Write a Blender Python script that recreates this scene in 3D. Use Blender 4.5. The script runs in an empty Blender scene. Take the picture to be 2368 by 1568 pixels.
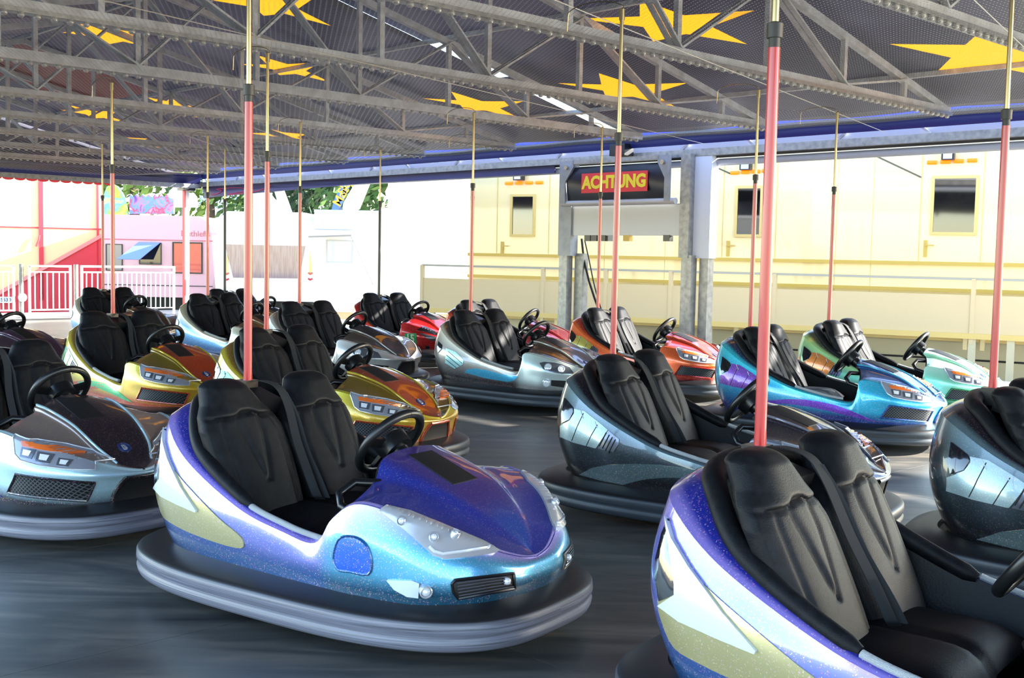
import bpy, bmesh, math, random
import numpy as np
from mathutils import Vector, Matrix
from mathutils.bvhtree import BVHTree
from mathutils.geometry import delaunay_2d_cdt

random.seed(7)
S = bpy.context.scene
C = S.collection

# ------------------------------------------------------------------ camera
PW, PH, FPX, CAMH = 2368, 1568, 2650.0, 1.5
HORIZON, ROLL = 592.0, 0.02
_th = math.atan((PH / 2 - HORIZON) / FPX)
FWD = np.array([0, math.cos(_th), -math.sin(_th)])
_up0 = np.array([0, math.sin(_th), math.cos(_th)])
_r0 = np.array([1.0, 0, 0])
RIGHT = math.cos(ROLL) * _r0 + math.sin(ROLL) * _up0
UP = -math.sin(ROLL) * _r0 + math.cos(ROLL) * _up0
CAMO = np.array([0, 0, CAMH])
cd = bpy.data.cameras.new('camera')
cd.sensor_width = 36.0
cd.lens = 36.0 * FPX / PW
cd.clip_start = 0.05
cd.clip_end = 500
cam = bpy.data.objects.new('camera', cd)
C.objects.link(cam)
M3 = Matrix((RIGHT, UP, -FWD)).transposed()
cam.matrix_world = Matrix.Translation(CAMO) @ M3.to_4x4()
S.camera = cam

# ------------------------------------------------------------------ light
S.view_settings.view_transform = 'Standard'
S.view_settings.look = 'None'
S.view_settings.gamma = 1.0
S.view_settings.use_curve_mapping = False
S.view_settings.exposure = 1.55
SUN_AZ = (0.97, 0.10)
SUN_EL = math.radians(22)
w = bpy.data.worlds.new('sky')
S.world = w
w.use_nodes = True
nt = w.node_tree
bg = nt.nodes['Background']
sky = nt.nodes.new('ShaderNodeTexSky')
sky.sky_type = 'NISHITA'
sky.sun_disc = False
sky.sun_elevation = SUN_EL
sky.sun_rotation = math.atan2(SUN_AZ[0], SUN_AZ[1])
sky.air_density = 1.0
sky.dust_density = 0.4
nt.links.new(sky.outputs[0], bg.inputs[0])
bg.inputs[1].default_value = 0.40
sl = bpy.data.lights.new('sun', 'SUN')
sl.energy = 11.0
sl.angle = math.radians(0.6)
sl.color = (1.0, 0.95, 0.86)
so = bpy.data.objects.new('sun', sl)
C.objects.link(so)
_n = math.hypot(*SUN_AZ)
sund = Vector((SUN_AZ[0] / _n * math.cos(SUN_EL), SUN_AZ[1] / _n * math.cos(SUN_EL), math.sin(SUN_EL)))
so.rotation_euler = sund.to_track_quat('Z', 'Y').to_euler()
so.location = sund * 40

# arena axes: E1 runs away to the far corner, E2 across towards the cream trailer
_a = math.radians(43.3)
E1 = np.array([-math.sin(_a), math.cos(_a), 0.0])
E2 = np.array([math.cos(_a), math.sin(_a), 0.0])


def RS(r, s, z=0.0):
    p = E2 * r + E1 * s
    return (p[0], p[1], z)


ARENA_ROT = _a      # local x = E2, local y = E1


# ------------------------------------------------------------------ helpers
def lin(c):
    return tuple((x / 12.92 if x <= 0.04045 else ((x + 0.055) / 1.055) ** 2.4) for x in c)


def hexc(h):
    h = h.lstrip('#')
    return lin(tuple(int(h[i:i + 2], 16) / 255 for i in (0, 2, 4))) + (1.0,)


class MB:
    """collects geometry, builds one mesh object"""
    def __init__(s):
        s.v, s.f, s.uv = [], [], None

    def add(s, v, f):
        b = len(s.v)
        s.v += [tuple(map(float, p)) for p in v]
        s.f += [tuple(b + i for i in q) for q in f]
        return s

    def box(s, c, d, R=None):
        hx, hy, hz = d[0] / 2, d[1] / 2, d[2] / 2
        v = [Vector((x * hx, y * hy, z * hz)) for z in (-1, 1) for y in (-1, 1) for x in (-1, 1)]
        if R is not None:
            v = [R @ p for p in v]
        v = [p + Vector(c) for p in v]
        return s.add(v, [(0, 2, 3, 1), (4, 5, 7, 6), (0, 1, 5, 4), (2, 6, 7, 3), (0, 4, 6, 2), (1, 3, 7, 5)])

    def bar(s, a, b, wd, ht, up=(0, 0, 1)):
        a, b = Vector(a), Vector(b)
        d = (b - a)
        L = d.length
        d.normalize()
        u = Vector(up)
        sd = d.cross(u)
        if sd.length < 1e-4:
            sd = d.cross(Vector((1, 0, 0)))
        sd.normalize()
        u = sd.cross(d)
        R = Matrix((d, sd, u)).transposed()
        return s.box((a + b) / 2, (L, wd, ht), R)

    def tube(s, pts, r, n=10, caps=True, flat=1.0, rs=None):
        pts = [Vector(p) for p in pts]
        m = len(pts)
        rings = []
        up = Vector((0, 0, 1))
        prev = None
        for i, p in enumerate(pts):
            d = (pts[min(i + 1, m - 1)] - pts[max(i - 1, 0)]).normalized()
            if prev is None:
                a = d.cross(up)
                if a.length < 1e-3:
                    a = d.cross(Vector((1, 0, 0)))
            else:
                a = prev - d * prev.dot(d)
            a.normalize()
            prev = a
            b = d.cross(a)
            rr = rs[i] if rs else r
            rings.append([p + a * math.cos(t) * rr + b * math.sin(t) * rr * flat for t in [2 * math.pi * k / n for k in range(n)]])
        v = [q for R_ in rings for q in R_]
        f = []
        for i in range(m - 1):
            for k in range(n):
                k2 = (k + 1) % n
                f.append((i * n + k, i * n + k2, (i + 1) * n + k2, (i + 1) * n + k))
        if caps:
            f.append(tuple(range(n))[::-1])
            f.append(tuple((m - 1) * n + k for k in range(n)))
        return s.add(v, f)

    def lathe(s, prof, n=16, M=None):
        v, f = [], []
        for (r, z) in prof:
            for k in range(n):
                t = 2 * math.pi * k / n
                v.append(Vector((r * math.cos(t), r * math.sin(t), z)))
        m = len(prof)
        for i in range(m - 1):
            for k in range(n):
                k2 = (k + 1) % n
                f.append((i * n + k, i * n + k2, (i + 1) * n + k2, (i + 1) * n + k))
        f.append(tuple(range(n))[::-1])
        f.append(tuple((m - 1) * n + k for k in range(n)))
        if M is not None:
            v = [M @ p for p in v]
        return s.add(v, f)

    def prism(s, poly, z0, z1, M=None):
        n = len(poly)
        v = [Vector((x, y, z0)) for x, y in poly] + [Vector((x, y, z1)) for x, y in poly]
        if M is not None:
            v = [M @ p for p in v]
        f = [tuple(range(n))[::-1], tuple(range(n, 2 * n))]
        f += [(i, (i + 1) % n, n + (i + 1) % n, n + i) for i in range(n)]
        return s.add(v, f)

    def mesh(s, name, smooth=40, uv=None):
        me = bpy.data.meshes.new(name)
        me.from_pydata(s.v, [], s.f)
        if uv is not None:
            l = me.uv_layers.new(name='UVMap')
            vi = np.zeros(len(me.loops), dtype=np.int32)
            me.loops.foreach_get('vertex_index', vi)
            l.data.foreach_set('uv', np.asarray(uv, dtype=np.float32)[vi].ravel())
        if smooth:
            me.polygons.foreach_set('use_smooth', [True] * len(me.polygons))
            me.set_sharp_from_angle(angle=math.radians(smooth))
        me.update()
        return me

    def build(s, name, m, parent=None, smooth=40, uv=None):
        return link(name, s.mesh(name, smooth, uv), m, parent)


def link(name, me, m, parent=None):
    o = bpy.data.objects.new(name, me)
    C.objects.link(o)
    if len(me.materials) == 0:
        me.materials.append(m)
    if me.materials[0] is not m:
        o.material_slots[0].link = 'OBJECT'
        o.material_slots[0].material = m
    o.parent = parent
    return o


def empty(name, loc=(0, 0, 0), rz=0.0):
    o = bpy.data.objects.new(name, None)
    o.empty_display_size = 0.2
    C.objects.link(o)
    o.location = loc
    o.rotation_euler = (0, 0, rz)
    return o


def tag(o, label=None, cat=None, group=None, kind=None):
    if label:
        o['label'] = label
    if cat:
        o['category'] = cat
    if group:
        o['group'] = group
    if kind:
        o['kind'] = kind
    return o


# ------------------------------------------------------------------ materials
MATS = {}


def ramp(t, stops):
    r = t.nodes.new('ShaderNodeValToRGB')
    e = r.color_ramp.elements
    while len(e) < len(stops):
        e.new(0.5)
    for k, (p, c) in enumerate(stops):
        e[k].position = p
        e[k].color = hexc(c)
    return r


def mat(name, col, rough=0.5, metal=0.0, coat=0.0, noise=None, bump=None, emit=None, trans=0.0, spec=0.5, alpha=None):
    """noise=(scale, col2, lo, hi, stretch)  bump=(scale, strength)"""
    m = bpy.data.materials.new(name)
    m.use_nodes = True
    t = m.node_tree
    b = t.nodes['Principled BSDF']
    if isinstance(col, str):
        col = hexc(col)
    b.inputs['Base Color'].default_value = col
    b.inputs['Roughness'].default_value = rough
    b.inputs['Metallic'].default_value = metal
    b.inputs['Coat Weight'].default_value = coat
    b.inputs['Coat Roughness'].default_value = 0.04
    b.inputs['Specular IOR Level'].default_value = spec
    if trans:
        b.inputs['Transmission Weight'].default_value = trans
    tc = t.nodes.new('ShaderNodeTexCoord')
    if noise:
        sc, c2, lo, hi, st = noise
        mp = t.nodes.new('ShaderNodeMapping')
        mp.inputs['Scale'].default_value = st
        t.links.new(tc.outputs['Object'], mp.inputs[0])
        n = t.nodes.new('ShaderNodeTexNoise')
        n.inputs['Scale'].default_value = sc
        n.inputs['Detail'].default_value = 5
        t.links.new(mp.outputs[0], n.inputs['Vector'])
        r = t.nodes.new('ShaderNodeValToRGB')
        r.color_ramp.elements[0].position = lo
        r.color_ramp.elements[0].color = col
        r.color_ramp.elements[1].position = hi
        r.color_ramp.elements[1].color = hexc(c2) if isinstance(c2, str) else c2
        t.links.new(n.outputs[0], r.inputs[0])
        t.links.new(r.outputs[0], b.inputs['Base Color'])
    if bump:
        n = t.nodes.new('ShaderNodeTexNoise')
        n.inputs['Scale'].default_value = bump[0]
        n.inputs['Detail'].default_value = 3
        t.links.new(tc.outputs['Object'], n.inputs['Vector'])
        bp = t.nodes.new('ShaderNodeBump')
        bp.inputs['Strength'].default_value = bump[1]
        bp.inputs['Distance'].default_value = 0.01
        t.links.new(n.outputs[0], bp.inputs['Height'])
        t.links.new(bp.outputs[0], b.inputs['Normal'])
    if emit:
        b.inputs['Emission Color'].default_value = hexc(emit[0])
        b.inputs['Emission Strength'].default_value = emit[1]
    MATS[name] = m
    return m


def paint(name, rear, front, u0=0.50, u1=0.62, flake=0.45, vert=True, metal=0.45):
    """car paint: airbrushed colour bands that follow the body (UV: x along the car, y up the side) with metal flake"""
    m = bpy.data.materials.new(name)
    m.use_nodes = True
    t = m.node_tree
    b = t.nodes['Principled BSDF']
    uv = t.nodes.new('ShaderNodeUVMap')
    uv.uv_map = 'UVMap'
    sp = t.nodes.new('ShaderNodeSeparateXYZ')
    t.links.new(uv.outputs[0], sp.inputs[0])
    r1, r2 = ramp(t, rear), ramp(t, front)
    t.links.new(sp.outputs[1], r1.inputs[0])
    t.links.new(sp.outputs[1], r2.inputs[0])
    mr = t.nodes.new('ShaderNodeMapRange')
    mr.interpolation_type = 'SMOOTHSTEP'
    mr.inputs[1].default_value = u0
    mr.inputs[2].default_value = u1
    t.links.new(sp.outputs[0], mr.inputs[0])
    mx = t.nodes.new('ShaderNodeMix')
    mx.data_type = 'RGBA'
    t.links.new(mr.outputs[0], mx.inputs[0])
    t.links.new(r1.outputs[0], mx.inputs[6])
    t.links.new(r2.outputs[0], mx.inputs[7])
    tc = t.nodes.new('ShaderNodeTexCoord')
    vo = t.nodes.new('ShaderNodeTexVoronoi')
    vo.inputs['Scale'].default_value = 320
    t.links.new(tc.outputs['Object'], vo.inputs['Vector'])
    s2 = t.nodes.new('ShaderNodeSeparateColor')
    t.links.new(vo.outputs['Color'], s2.inputs[0])
    m2 = t.nodes.new('ShaderNodeMapRange')
    m2.inputs[1].default_value = 0.88
    m2.inputs[2].default_value = 1.0
    m2.inputs[4].default_value = flake
    t.links.new(s2.outputs[0], m2.inputs[0])
    mx2 = t.nodes.new('ShaderNodeMix')
    mx2.data_type = 'RGBA'
    mx2.blend_type = 'SCREEN'
    t.links.new(m2.outputs[0], mx2.inputs[0])
    t.links.new(mx.outputs[2], mx2.inputs[6])
    t.links.new(vo.outputs['Color'], mx2.inputs[7])
    hs = t.nodes.new('ShaderNodeMix')
    hs.data_type = 'RGBA'
    hs.inputs[0].default_value = 0.75
    t.links.new(mx2.outputs[2], hs.inputs[6])
    t.links.new(mx2.outputs[2], hs.inputs[7])
    t.links.new(hs.outputs[2], b.inputs['Base Color'])
    b.inputs['Metallic'].default_value = metal
    b.inputs['Roughness'].default_value = 0.32
    b.inputs['Coat Weight'].default_value = 1.0
    b.inputs['Coat Roughness'].default_value = 0.05
    return m


def flatpaint(name, c):
    return paint(name, [(0, c), (1, c)], [(0, c), (1, c)])


def canvas_mat(name, c, transl=0.35, c2=None):
    m = bpy.data.materials.new(name)
    m.use_nodes = True
    t = m.node_tree
    b = t.nodes['Principled BSDF']
    out = t.nodes['Material Output']
    b.inputs['Base Color'].default_value = hexc(c)
    b.inputs['Roughness'].default_value = 0.45
    tr = t.nodes.new('ShaderNodeBsdfTranslucent')
    tr.inputs[0].default_value = hexc(c2 or c)
    ms = t.nodes.new('ShaderNodeMixShader')
    ms.inputs[0].default_value = transl
    t.links.new(b.outputs[0], ms.inputs[1])
    t.links.new(tr.outputs[0], ms.inputs[2])
    t.links.new(ms.outputs[0], out.inputs[0])
    if c2:
        tc = t.nodes.new('ShaderNodeTexCoord')
        n = t.nodes.new('ShaderNodeTexNoise')
        n.inputs['Scale'].default_value = 0.55
        n.inputs['Detail'].default_value = 3
        t.links.new(tc.outputs['Object'], n.inputs['Vector'])
        r = t.nodes.new('ShaderNodeValToRGB')
        r.color_ramp.elements[0].position = 0.40
        r.color_ramp.elements[0].color = hexc(c)
        r.color_ramp.elements[1].position = 0.62
        r.color_ramp.elements[1].color = hexc(c2)
        t.links.new(n.outputs[0], r.inputs[0])
        t.links.new(r.outputs[0], b.inputs['Base Color'])
        t.links.new(r.outputs[0], tr.inputs[0])
    return m


LEATHER = mat('black_leather', '#0f1013', 0.48, spec=.14, bump=(260, 0.15), noise=(30, '#18191d', 0.35, 0.7, (1, 1, 1)))
PIPING = mat('stitching', '#3a3c42', 0.6)
LINER = mat('cockpit_black', '#0c0d0f', 0.45, spec=.2, bump=(120, 0.1))
BLACKP = mat('black_plastic', '#101114', 0.30)
BLACKM = mat('black_matt', '#0a0a0c', 0.6)
WHEELM = mat('wheel_rubber', '#141517', 0.33)
SILVER = mat('silver_trim', '#c9ccd2', 0.25, 0.6, 0.5)
FINM = mat('white_fin', '#c6d2da', 0.2, 0.0, 1.0)
LAMPH = mat('lamp_housing', '#c2c5cc', 0.25, 0.45, 1.0)
LAMPD = mat('lamp_housing_dark', '#6e727c', 0.2, 0.6, 1.0)
LAMPC = mat('lamp_cover_clear', '#989daa', 0.16, 0.35, 1.0)
LENS = mat('lamp_lens', '#e8ecf2', 0.08, 0.2, 1.0)
AMBER = mat('amber_lens', '#d2662a', 0.2, 0.0, 1.0)
REDL = mat('red_lens', '#c81a1a', 0.15, 0.0, 1.0)
SMOKE = mat('smoked_lens', '#14151a', 0.08, 0.0, 1.0)
MESHG = mat('grille_mesh', '#24272b', 0.45, 0.4)
_t = MESHG.node_tree
_tc = _t.nodes.new('ShaderNodeTexCoord')
_mx = None
for _ang in (.785, -.785):
    _mp = _t.nodes.new('ShaderNodeMapping')
    _mp.inputs['Rotation'].default_value = (0, _ang, 0)
    _t.links.new(_tc.outputs['Object'], _mp.inputs[0])
    _w = _t.nodes.new('ShaderNodeTexWave')
    _w.inputs['Scale'].default_value = 22
    _t.links.new(_mp.outputs[0], _w.inputs['Vector'])
    if _mx is None:
        _mx = _w
    else:
        _mm = _t.nodes.new('ShaderNodeMath')
        _mm.operation = 'MAXIMUM'
        _t.links.new(_mx.outputs['Fac'], _mm.inputs[0])
        _t.links.new(_w.outputs['Fac'], _mm.inputs[1])
        _r = ramp(_t, [(.72, '#0b0c0e'), (.92, '#50555c')])
        _t.links.new(_mm.outputs[0], _r.inputs[0])
        _t.links.new(_r.outputs[0], _t.nodes['Principled BSDF'].inputs['Base Color'])
POLER = mat('pole_red', '#b41c20', 0.3, 0.0, 0.4, noise=(3, '#a03440', 0.45, 0.75, (1, 1, 0.6)))
POLEK = mat('pole_black', '#15161a', 0.35)
BRASS = mat('pole_steel', '#a89a78', 0.28, 1.0)
COLLAR = mat('pole_collar', '#1c1c1e', 0.45)
STRAP = mat('webbing', '#1c1d20', 0.75)
SILL = mat('sill_strip', '#c2c8cc', 0.45, 0.2, bump=(420, 0.9))
SCREW = mat('screw_chrome', '#d0d0d0', 0.2, 1.0)
GALV = mat('galvanised_steel', '#9a9a98', 0.42, 0.55, noise=(14, '#7c7c7c', 0.35, 0.7, (1, 1, 1)))
GALVD = mat('truss_steel', '#c8c8c8', 0.5, 0.1, noise=(9, '#a8a6a4', 0.35, 0.7, (1, 1, 1)))
WIRE = mat('net_wire', '#bcb7ac', 0.45, 0.3)


def rubber(name, top, scuff, amt):
    m = bpy.data.materials.new(name)
    m.use_nodes = True
    t = m.node_tree
    b = t.nodes['Principled BSDF']
    uv = t.nodes.new('ShaderNodeUVMap')
    uv.uv_map = 'UVMap'
    mp = t.nodes.new('ShaderNodeMapping')
    mp.inputs['Scale'].default_value = (9, 60, 1)
    t.links.new(uv.outputs[0], mp.inputs[0])
    n = t.nodes.new('ShaderNodeTexNoise')
    n.inputs['Scale'].default_value = 1.0
    n.inputs['Detail'].default_value = 6
    n.inputs['Roughness'].default_value = 0.7
    t.links.new(mp.outputs[0], n.inputs['Vector'])
    sp = t.nodes.new('ShaderNodeSeparateXYZ')
    t.links.new(uv.outputs[0], sp.inputs[0])
    # outer running face is v 0.1 .. 0.6
    r = t.nodes.new('ShaderNodeValToRGB')
    e = r.color_ramp.elements
    e.new(0.5); e.new(0.5)
    for k, (p, c) in enumerate([(0.06, 0), (0.14, 1), (0.60, 1), (0.68, 0)]):
        e[k].position = p
        e[k].color = (c, c, c, 1)
    t.links.new(sp.outputs[1], r.inputs[0])
    m1 = t.nodes.new('ShaderNodeMath')
    m1.operation = 'MULTIPLY'
    t.links.new(r.outputs[0], m1.inputs[0])
    rr = t.nodes.new('ShaderNodeMapRange')
    rr.inputs[1].default_value = 0.34
    rr.inputs[2].default_value = 0.64
    rr.inputs[3].default_value = amt * 0.15
    rr.inputs[4].default_value = amt
    t.links.new(n.outputs[0], rr.inputs[0])
    t.links.new(rr.outputs[0], m1.inputs[1])
    mx = t.nodes.new('ShaderNodeMix')
    mx.data_type = 'RGBA'
    mx.inputs[6].default_value = hexc(top)
    mx.inputs[7].default_value = hexc(scuff)
    t.links.new(m1.outputs[0], mx.inputs[0])
    t.links.new(mx.outputs[2], b.inputs['Base Color'])
    b.inputs['Roughness'].default_value = 0.42
    return m


RUB_LIGHT = rubber('bumper_rubber_scuffed', '#1a1a1d', '#858899', 0.9)
RUB_MID = rubber('bumper_rubber_worn', '#1b1c20', '#8a90a0', 0.5)
RUB_DARK = rubber('bumper_rubber_dark', '#15161a', '#5a646e', 0.5)


# ------------------------------------------------------------------ curve tools
def cr(P, n, closed=False):
    """Catmull-Rom through P (K,3) -> dense; n per span; returns points and parameter"""
    P = np.asarray(P, float)
    K = len(P)
    out, par = [], []
    spans = K if closed else K - 1
    for i in range(spans):
        if closed:
            p0, p1, p2, p3 = P[(i - 1) % K], P[i], P[(i + 1) % K], P[(i + 2) % K]
        else:
            p1, p2 = P[i], P[i + 1]
            p0 = P[i - 1] if i > 0 else 2 * p1 - p2
            p3 = P[i + 2] if i + 2 < K else 2 * p2 - p1
        for k in range(n):
            t = k / n
            out.append(0.5 * ((2 * p1) + (-p0 + p2) * t + (2 * p0 - 5 * p1 + 4 * p2 - p3) * t * t + (-p0 + 3 * p1 - 3 * p2 + p3) * t ** 3))
            par.append(i + t)
    if not closed:
        out.append(P[-1])
        par.append(K - 1)
    return np.array(out), np.array(par)


def surf(lines, nu, nv, closed_u=False):
    """lines: (V,U,3) control net -> dense grid"""
    L = []
    for l in lines:
        d, up = cr(l, nu, closed_u)
        L.append(d)
    L = np.array(L)                      # V, U', 3
    G = []
    for j in range(L.shape[1]):
        d, vp = cr(L[:, j], nv)
        G.append(d)
    return np.array(G), up, vp            # U',V',3


def grid_faces(nu, nv, closed_u=False, flip=False):
    f = []
    for i in range(nu if closed_u else nu - 1):
        i2 = (i + 1) % nu
        for j in range(nv - 1):
            q = (i * nv + j, i2 * nv + j, i2 * nv + j + 1, i * nv + j + 1)
            f.append(q[::-1] if flip else q)
    return f


def superell(a, b, n, N=96):
    o = []
    for k in range(N):
        t = 2 * math.pi * k / N
        c, s = math.cos(t), math.sin(t)
        o.append((a * math.copysign(abs(c) ** (2 / n), c), b * math.copysign(abs(s) ** (2 / n), s)))
    return o


# ------------------------------------------------------------------ bumper car: reference poses used to read patches off the photograph
POSE = {'A': (-.654, 4.859, -.601), 'B': (1.33, 3.24, -.685), 'C': (1.185, 6.57, -.565), 'E': (2.675, 9.711, -.525),
        'M': (-2.616, 6.35, -.669), 'H': (.095, 11.622, -.654)}


def local_ray(pose, px, py):
    X, Y, yaw = pose
    d = FWD + RIGHT * (px - PW / 2) / FPX - UP * (py - PH / 2) / FPX
    c, s = math.cos(yaw), math.sin(yaw)
    ox, oy = CAMO[0] - X, CAMO[1] - Y
    return (Vector((c * ox + s * oy, -s * ox + c * oy, CAMH)),
            Vector((c * d[0] + s * d[1], -s * d[0] + c * d[1], d[2])).normalized())


def hit(bvh, pose, px, py):
    o, d = local_ray(pose, px, py)
    p, n, i, _ = bvh.ray_cast(o, d)
    if p is None:
        return None
    if n.dot(d) > 0:
        n = -n
    return p, n


def resample(poly, step, closed=True):
    out = []
    m = len(poly)
    for i in range(m if closed else m - 1):
        a, b = Vector(poly[i]), Vector(poly[(i + 1) % m])
        k = max(1, int((b - a).length / step))
        out += [a.lerp(b, j / k) for j in range(k)]
    if not closed:
        out.append(Vector(poly[-1]))
    return out


def smooth_poly(poly, n=4):
    P = [(x, y, 0) for x, y in poly]
    d, _ = cr(P, n, True)
    return [(p[0], p[1]) for p in d]


def patch(bvh, pose, poly, off=0.004, step=7.0, side=None, smooth=False):
    """thin raised panel laid on the body where the photo shows it"""
    if smooth:
        poly = smooth_poly(poly)
    bd = resample(poly, step)
    n = len(bd)
    xs = [p[0] for p in bd]
    ys = [p[1] for p in bd]
    pts = list(bd)

    def inside(x, y):
        r = False
        j = n - 1
        for i in range(n):
            if (ys[i] > y) != (ys[j] > y) and x < (xs[j] - xs[i]) * (y - ys[i]) / (ys[j] - ys[i]) + xs[i]:
                r = not r
            j = i
        return r
    y = min(ys) + step
    while y < max(ys):
        x = min(xs) + step
        while x < max(xs):
            if inside(x, y) and min((q[0] - x) ** 2 + (q[1] - y) ** 2 for q in bd) > (step * 0.6) ** 2:
                pts.append(Vector((x, y)))
            x += step
        y += step
    ed = [(i, (i + 1) % n) for i in range(n)]
    r = delaunay_2d_cdt([Vector((p[0], p[1])) for p in pts], ed, [], 1, 1e-5)
    V2, F = r[0], r[2]
    top, low, ok = [], [], []
    for p in V2:
        h = hit(bvh, pose, p[0], p[1])
        if h is None:
            ok.append(False); top.append(Vector()); low.append(Vector())
        else:
            ok.append(True); top.append(h[0] + h[1] * off); low.append(h[0] - h[1] * 0.004)
    F = [f for f in F if all(ok[i] for i in f)]
    # throw out triangles that span a silhouette
    F = [f for f in F if max((top[f[i]] - top[f[i - 1]]).length for i in range(len(f))) < 0.12]
    use = {}
    for f in F:
        for i in range(len(f)):
            e = (f[i], f[(i + 1) % len(f)])
            use[e] = use.get(e, 0) + 1
    N = len(V2)
    v = top + low
    fs = [tuple(f) for f in F]
    for (a, b) in use:
        if (b, a) not in use:
            fs.append((b, a, a + N, b + N))
    # drop unused
    usedv = sorted({i for f in fs for i in f})
    mp = {i: k for k, i in enumerate(usedv)}
    m = MB()
    m.add([v[i] for i in usedv], [tuple(mp[i] for i in f) for f in fs])
    return m


def orient(m):
    bm = bmesh.new()
    me = bpy.data.meshes.new('t')
    me.from_pydata(m.v, [], m.f)
    bm.from_mesh(me)
    bmesh.ops.recalc_face_normals(bm, faces=bm.faces)
    bm.to_mesh(me)
    m.v = [tuple(x.co) for x in me.vertices]
    m.f = [tuple(p.vertices) for p in me.polygons]
    bpy.data.meshes.remove(me)
    bm.free()
    return m


def mirror(m):
    k = MB()
    k.add([(x, -y, z) for x, y, z in m.v], [tuple(f[::-1]) for f in m.f])
    return k


def surfpath(bvh, pose, path, off, step=6, closed=False):
    out = []
    for p in resample(path, step, closed):
        h = hit(bvh, pose, p[0], p[1])
        if h:
            out.append(h[0] + h[1] * off)
    if closed and out:
        out.append(out[0])
    return out


def frame_at(p, n):
    z = n.normalized()
    x = Vector((0, 0, 1)).cross(z)
    if x.length < 1e-3:
        x = Vector((0, 1, 0))
    x.normalize()
    y = z.cross(x)
    return Matrix.Translation(p) @ Matrix((x, y, z)).transposed().to_4x4()


def lamp(bvh, pose, px, py, r, depth=0.012, tilt=None):
    h = hit(bvh, pose, px, py)
    if h is None:
        return None
    n = h[1]
    if tilt is not None:
        n = (n + Vector(tilt)).normalized()
    M = frame_at(h[0], n)
    bez, ln = MB(), MB()
    bez.lathe([(r * 1.05, -0.01), (r * 1.25, -0.01), (r * 1.25, depth), (r * 1.05, depth + .003), (r, depth), (r, 0.0)], 18, M)
    ln.lathe([(r * 1.02, 0.0), (r * 1.02, depth * .6), (r * .8, depth * .9), (r * .45, depth * 1.1), (r * .1, depth * 1.18)], 18, M)
    return bez, ln


class Skin:
    """ray target with smooth normals"""
    def __init__(s, v, f):
        s.b = BVHTree.FromPolygons(v, f)
        s.v, s.f = np.array(v, float), f
        s.n = np.zeros_like(s.v)
        for q in f:
            p = s.v[list(q)]
            k = np.cross(p[2] - p[0], p[-1] - p[1]) if len(q) == 4 else np.cross(p[1] - p[0], p[2] - p[0])
            for i in q:
                s.n[i] += k

    def ray_cast(s, o, d):
        p, n, i, t = s.b.ray_cast(o, d)
        if p is None:
            return p, n, i, t
        q = list(s.f[i])
        w_ = 1.0 / (np.linalg.norm(s.v[q] - np.array(p), axis=1) ** 2 + 1e-8)
        nn = s.n[q]
        nn = nn / (np.linalg.norm(nn, axis=1)[:, None] + 1e-12)
        m = Vector((nn * w_[:, None]).sum(0))
        return p, (m.normalized() if m.length > 1e-6 else n), i, t


# ------------------------------------------------------------------ car shapes
BODY = {}
REAR = {
    0: [(-.83, 0, .20), (-.80, .20, .20), (-.68, .40, .20), (-.45, .475, .20), (-.15, .50, .20), (.08, .51, .20)],
    1: [(-.88, 0, .30), (-.85, .22, .30), (-.72, .43, .30), (-.47, .50, .29), (-.15, .515, .28), (.08, .52, .275)],
    2: [(-.925, 0, .45), (-.895, .24, .45), (-.77, .44, .45), (-.50, .515, .41), (-.15, .525, .35), (.08, .525, .325)],
    3: [(-.93, 0, .62), (-.90, .235, .61), (-.785, .42, .585), (-.52, .51, .50), (-.17, .525, .415), (.08, .525, .37)],
    4: [(-.89, 0, .795), (-.865, .20, .785), (-.77, .37, .75), (-.54, .475, .625), (-.18, .515, .475), (.08, .518, .415)],
    5: [(-.76, 0, .85), (-.745, .17, .84), (-.675, .30, .80), (-.50, .425, .65), (-.17, .478, .492), (.08, .482, .428)],
}
FRONT1 = {
    0: [(.25, .515, .20), (.34, .515, .20), (.46, .51, .20), (.70, .455, .20), (.86, .32, .20), (.925, .15, .20), (.94, 0, .20)],
    1: [(.25, .522, .275), (.34, .522, .28), (.46, .52, .28), (.70, .475, .28), (.875, .34, .28), (.945, .16, .28), (.96, 0, .28)],
    2: [(.25, .525, .32), (.34, .525, .34), (.46, .525, .36), (.70, .475, .35), (.87, .34, .335), (.945, .155, .32), (.957, 0, .315)],
    3: [(.25, .52, .355), (.34, .522, .42), (.46, .52, .46), (.69, .465, .43), (.86, .325, .385), (.935, .15, .35), (.947, 0, .34)],
    4: [(.25, .51, .395), (.335, .505, .50), (.46, .49, .57), (.68, .425, .52), (.84, .28, .435), (.915, .12, .37), (.93, 0, .348)],
    5: [(.25, .475, .402), (.335, .465, .50), (.46, .45, .565), (.68, .39, .515), (.83, .25, .43), (.90, .10, .365), (.915, 0, .345)],
}
HOOD1 = [
    [(.335, .505, .50), (.46, .49, .572), (.68, .425, .523), (.84, .28, .438), (.915, .12, .373), (.931, 0, .350)],
    [(.37, .38, .575), (.48, .355, .590), (.66, .29, .53), (.81, .18, .452), (.89, .075, .388), (.915, 0, .359)],
    [(.335, .26, .615), (.45, .25, .605), (.62, .205, .56), (.78, .13, .475), (.87, .055, .403), (.905, 0, .364)],
    [(.31, .185, .685), (.43, .18, .65), (.60, .15, .59), (.755, .095, .503), (.86, .04, .414), (.90, 0, .368)],
    [(.30, 0, .705), (.42, 0, .672), (.58, 0, .605), (.74, 0, .517), (.85, 0, .422), (.897, 0, .370)],
]
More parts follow.
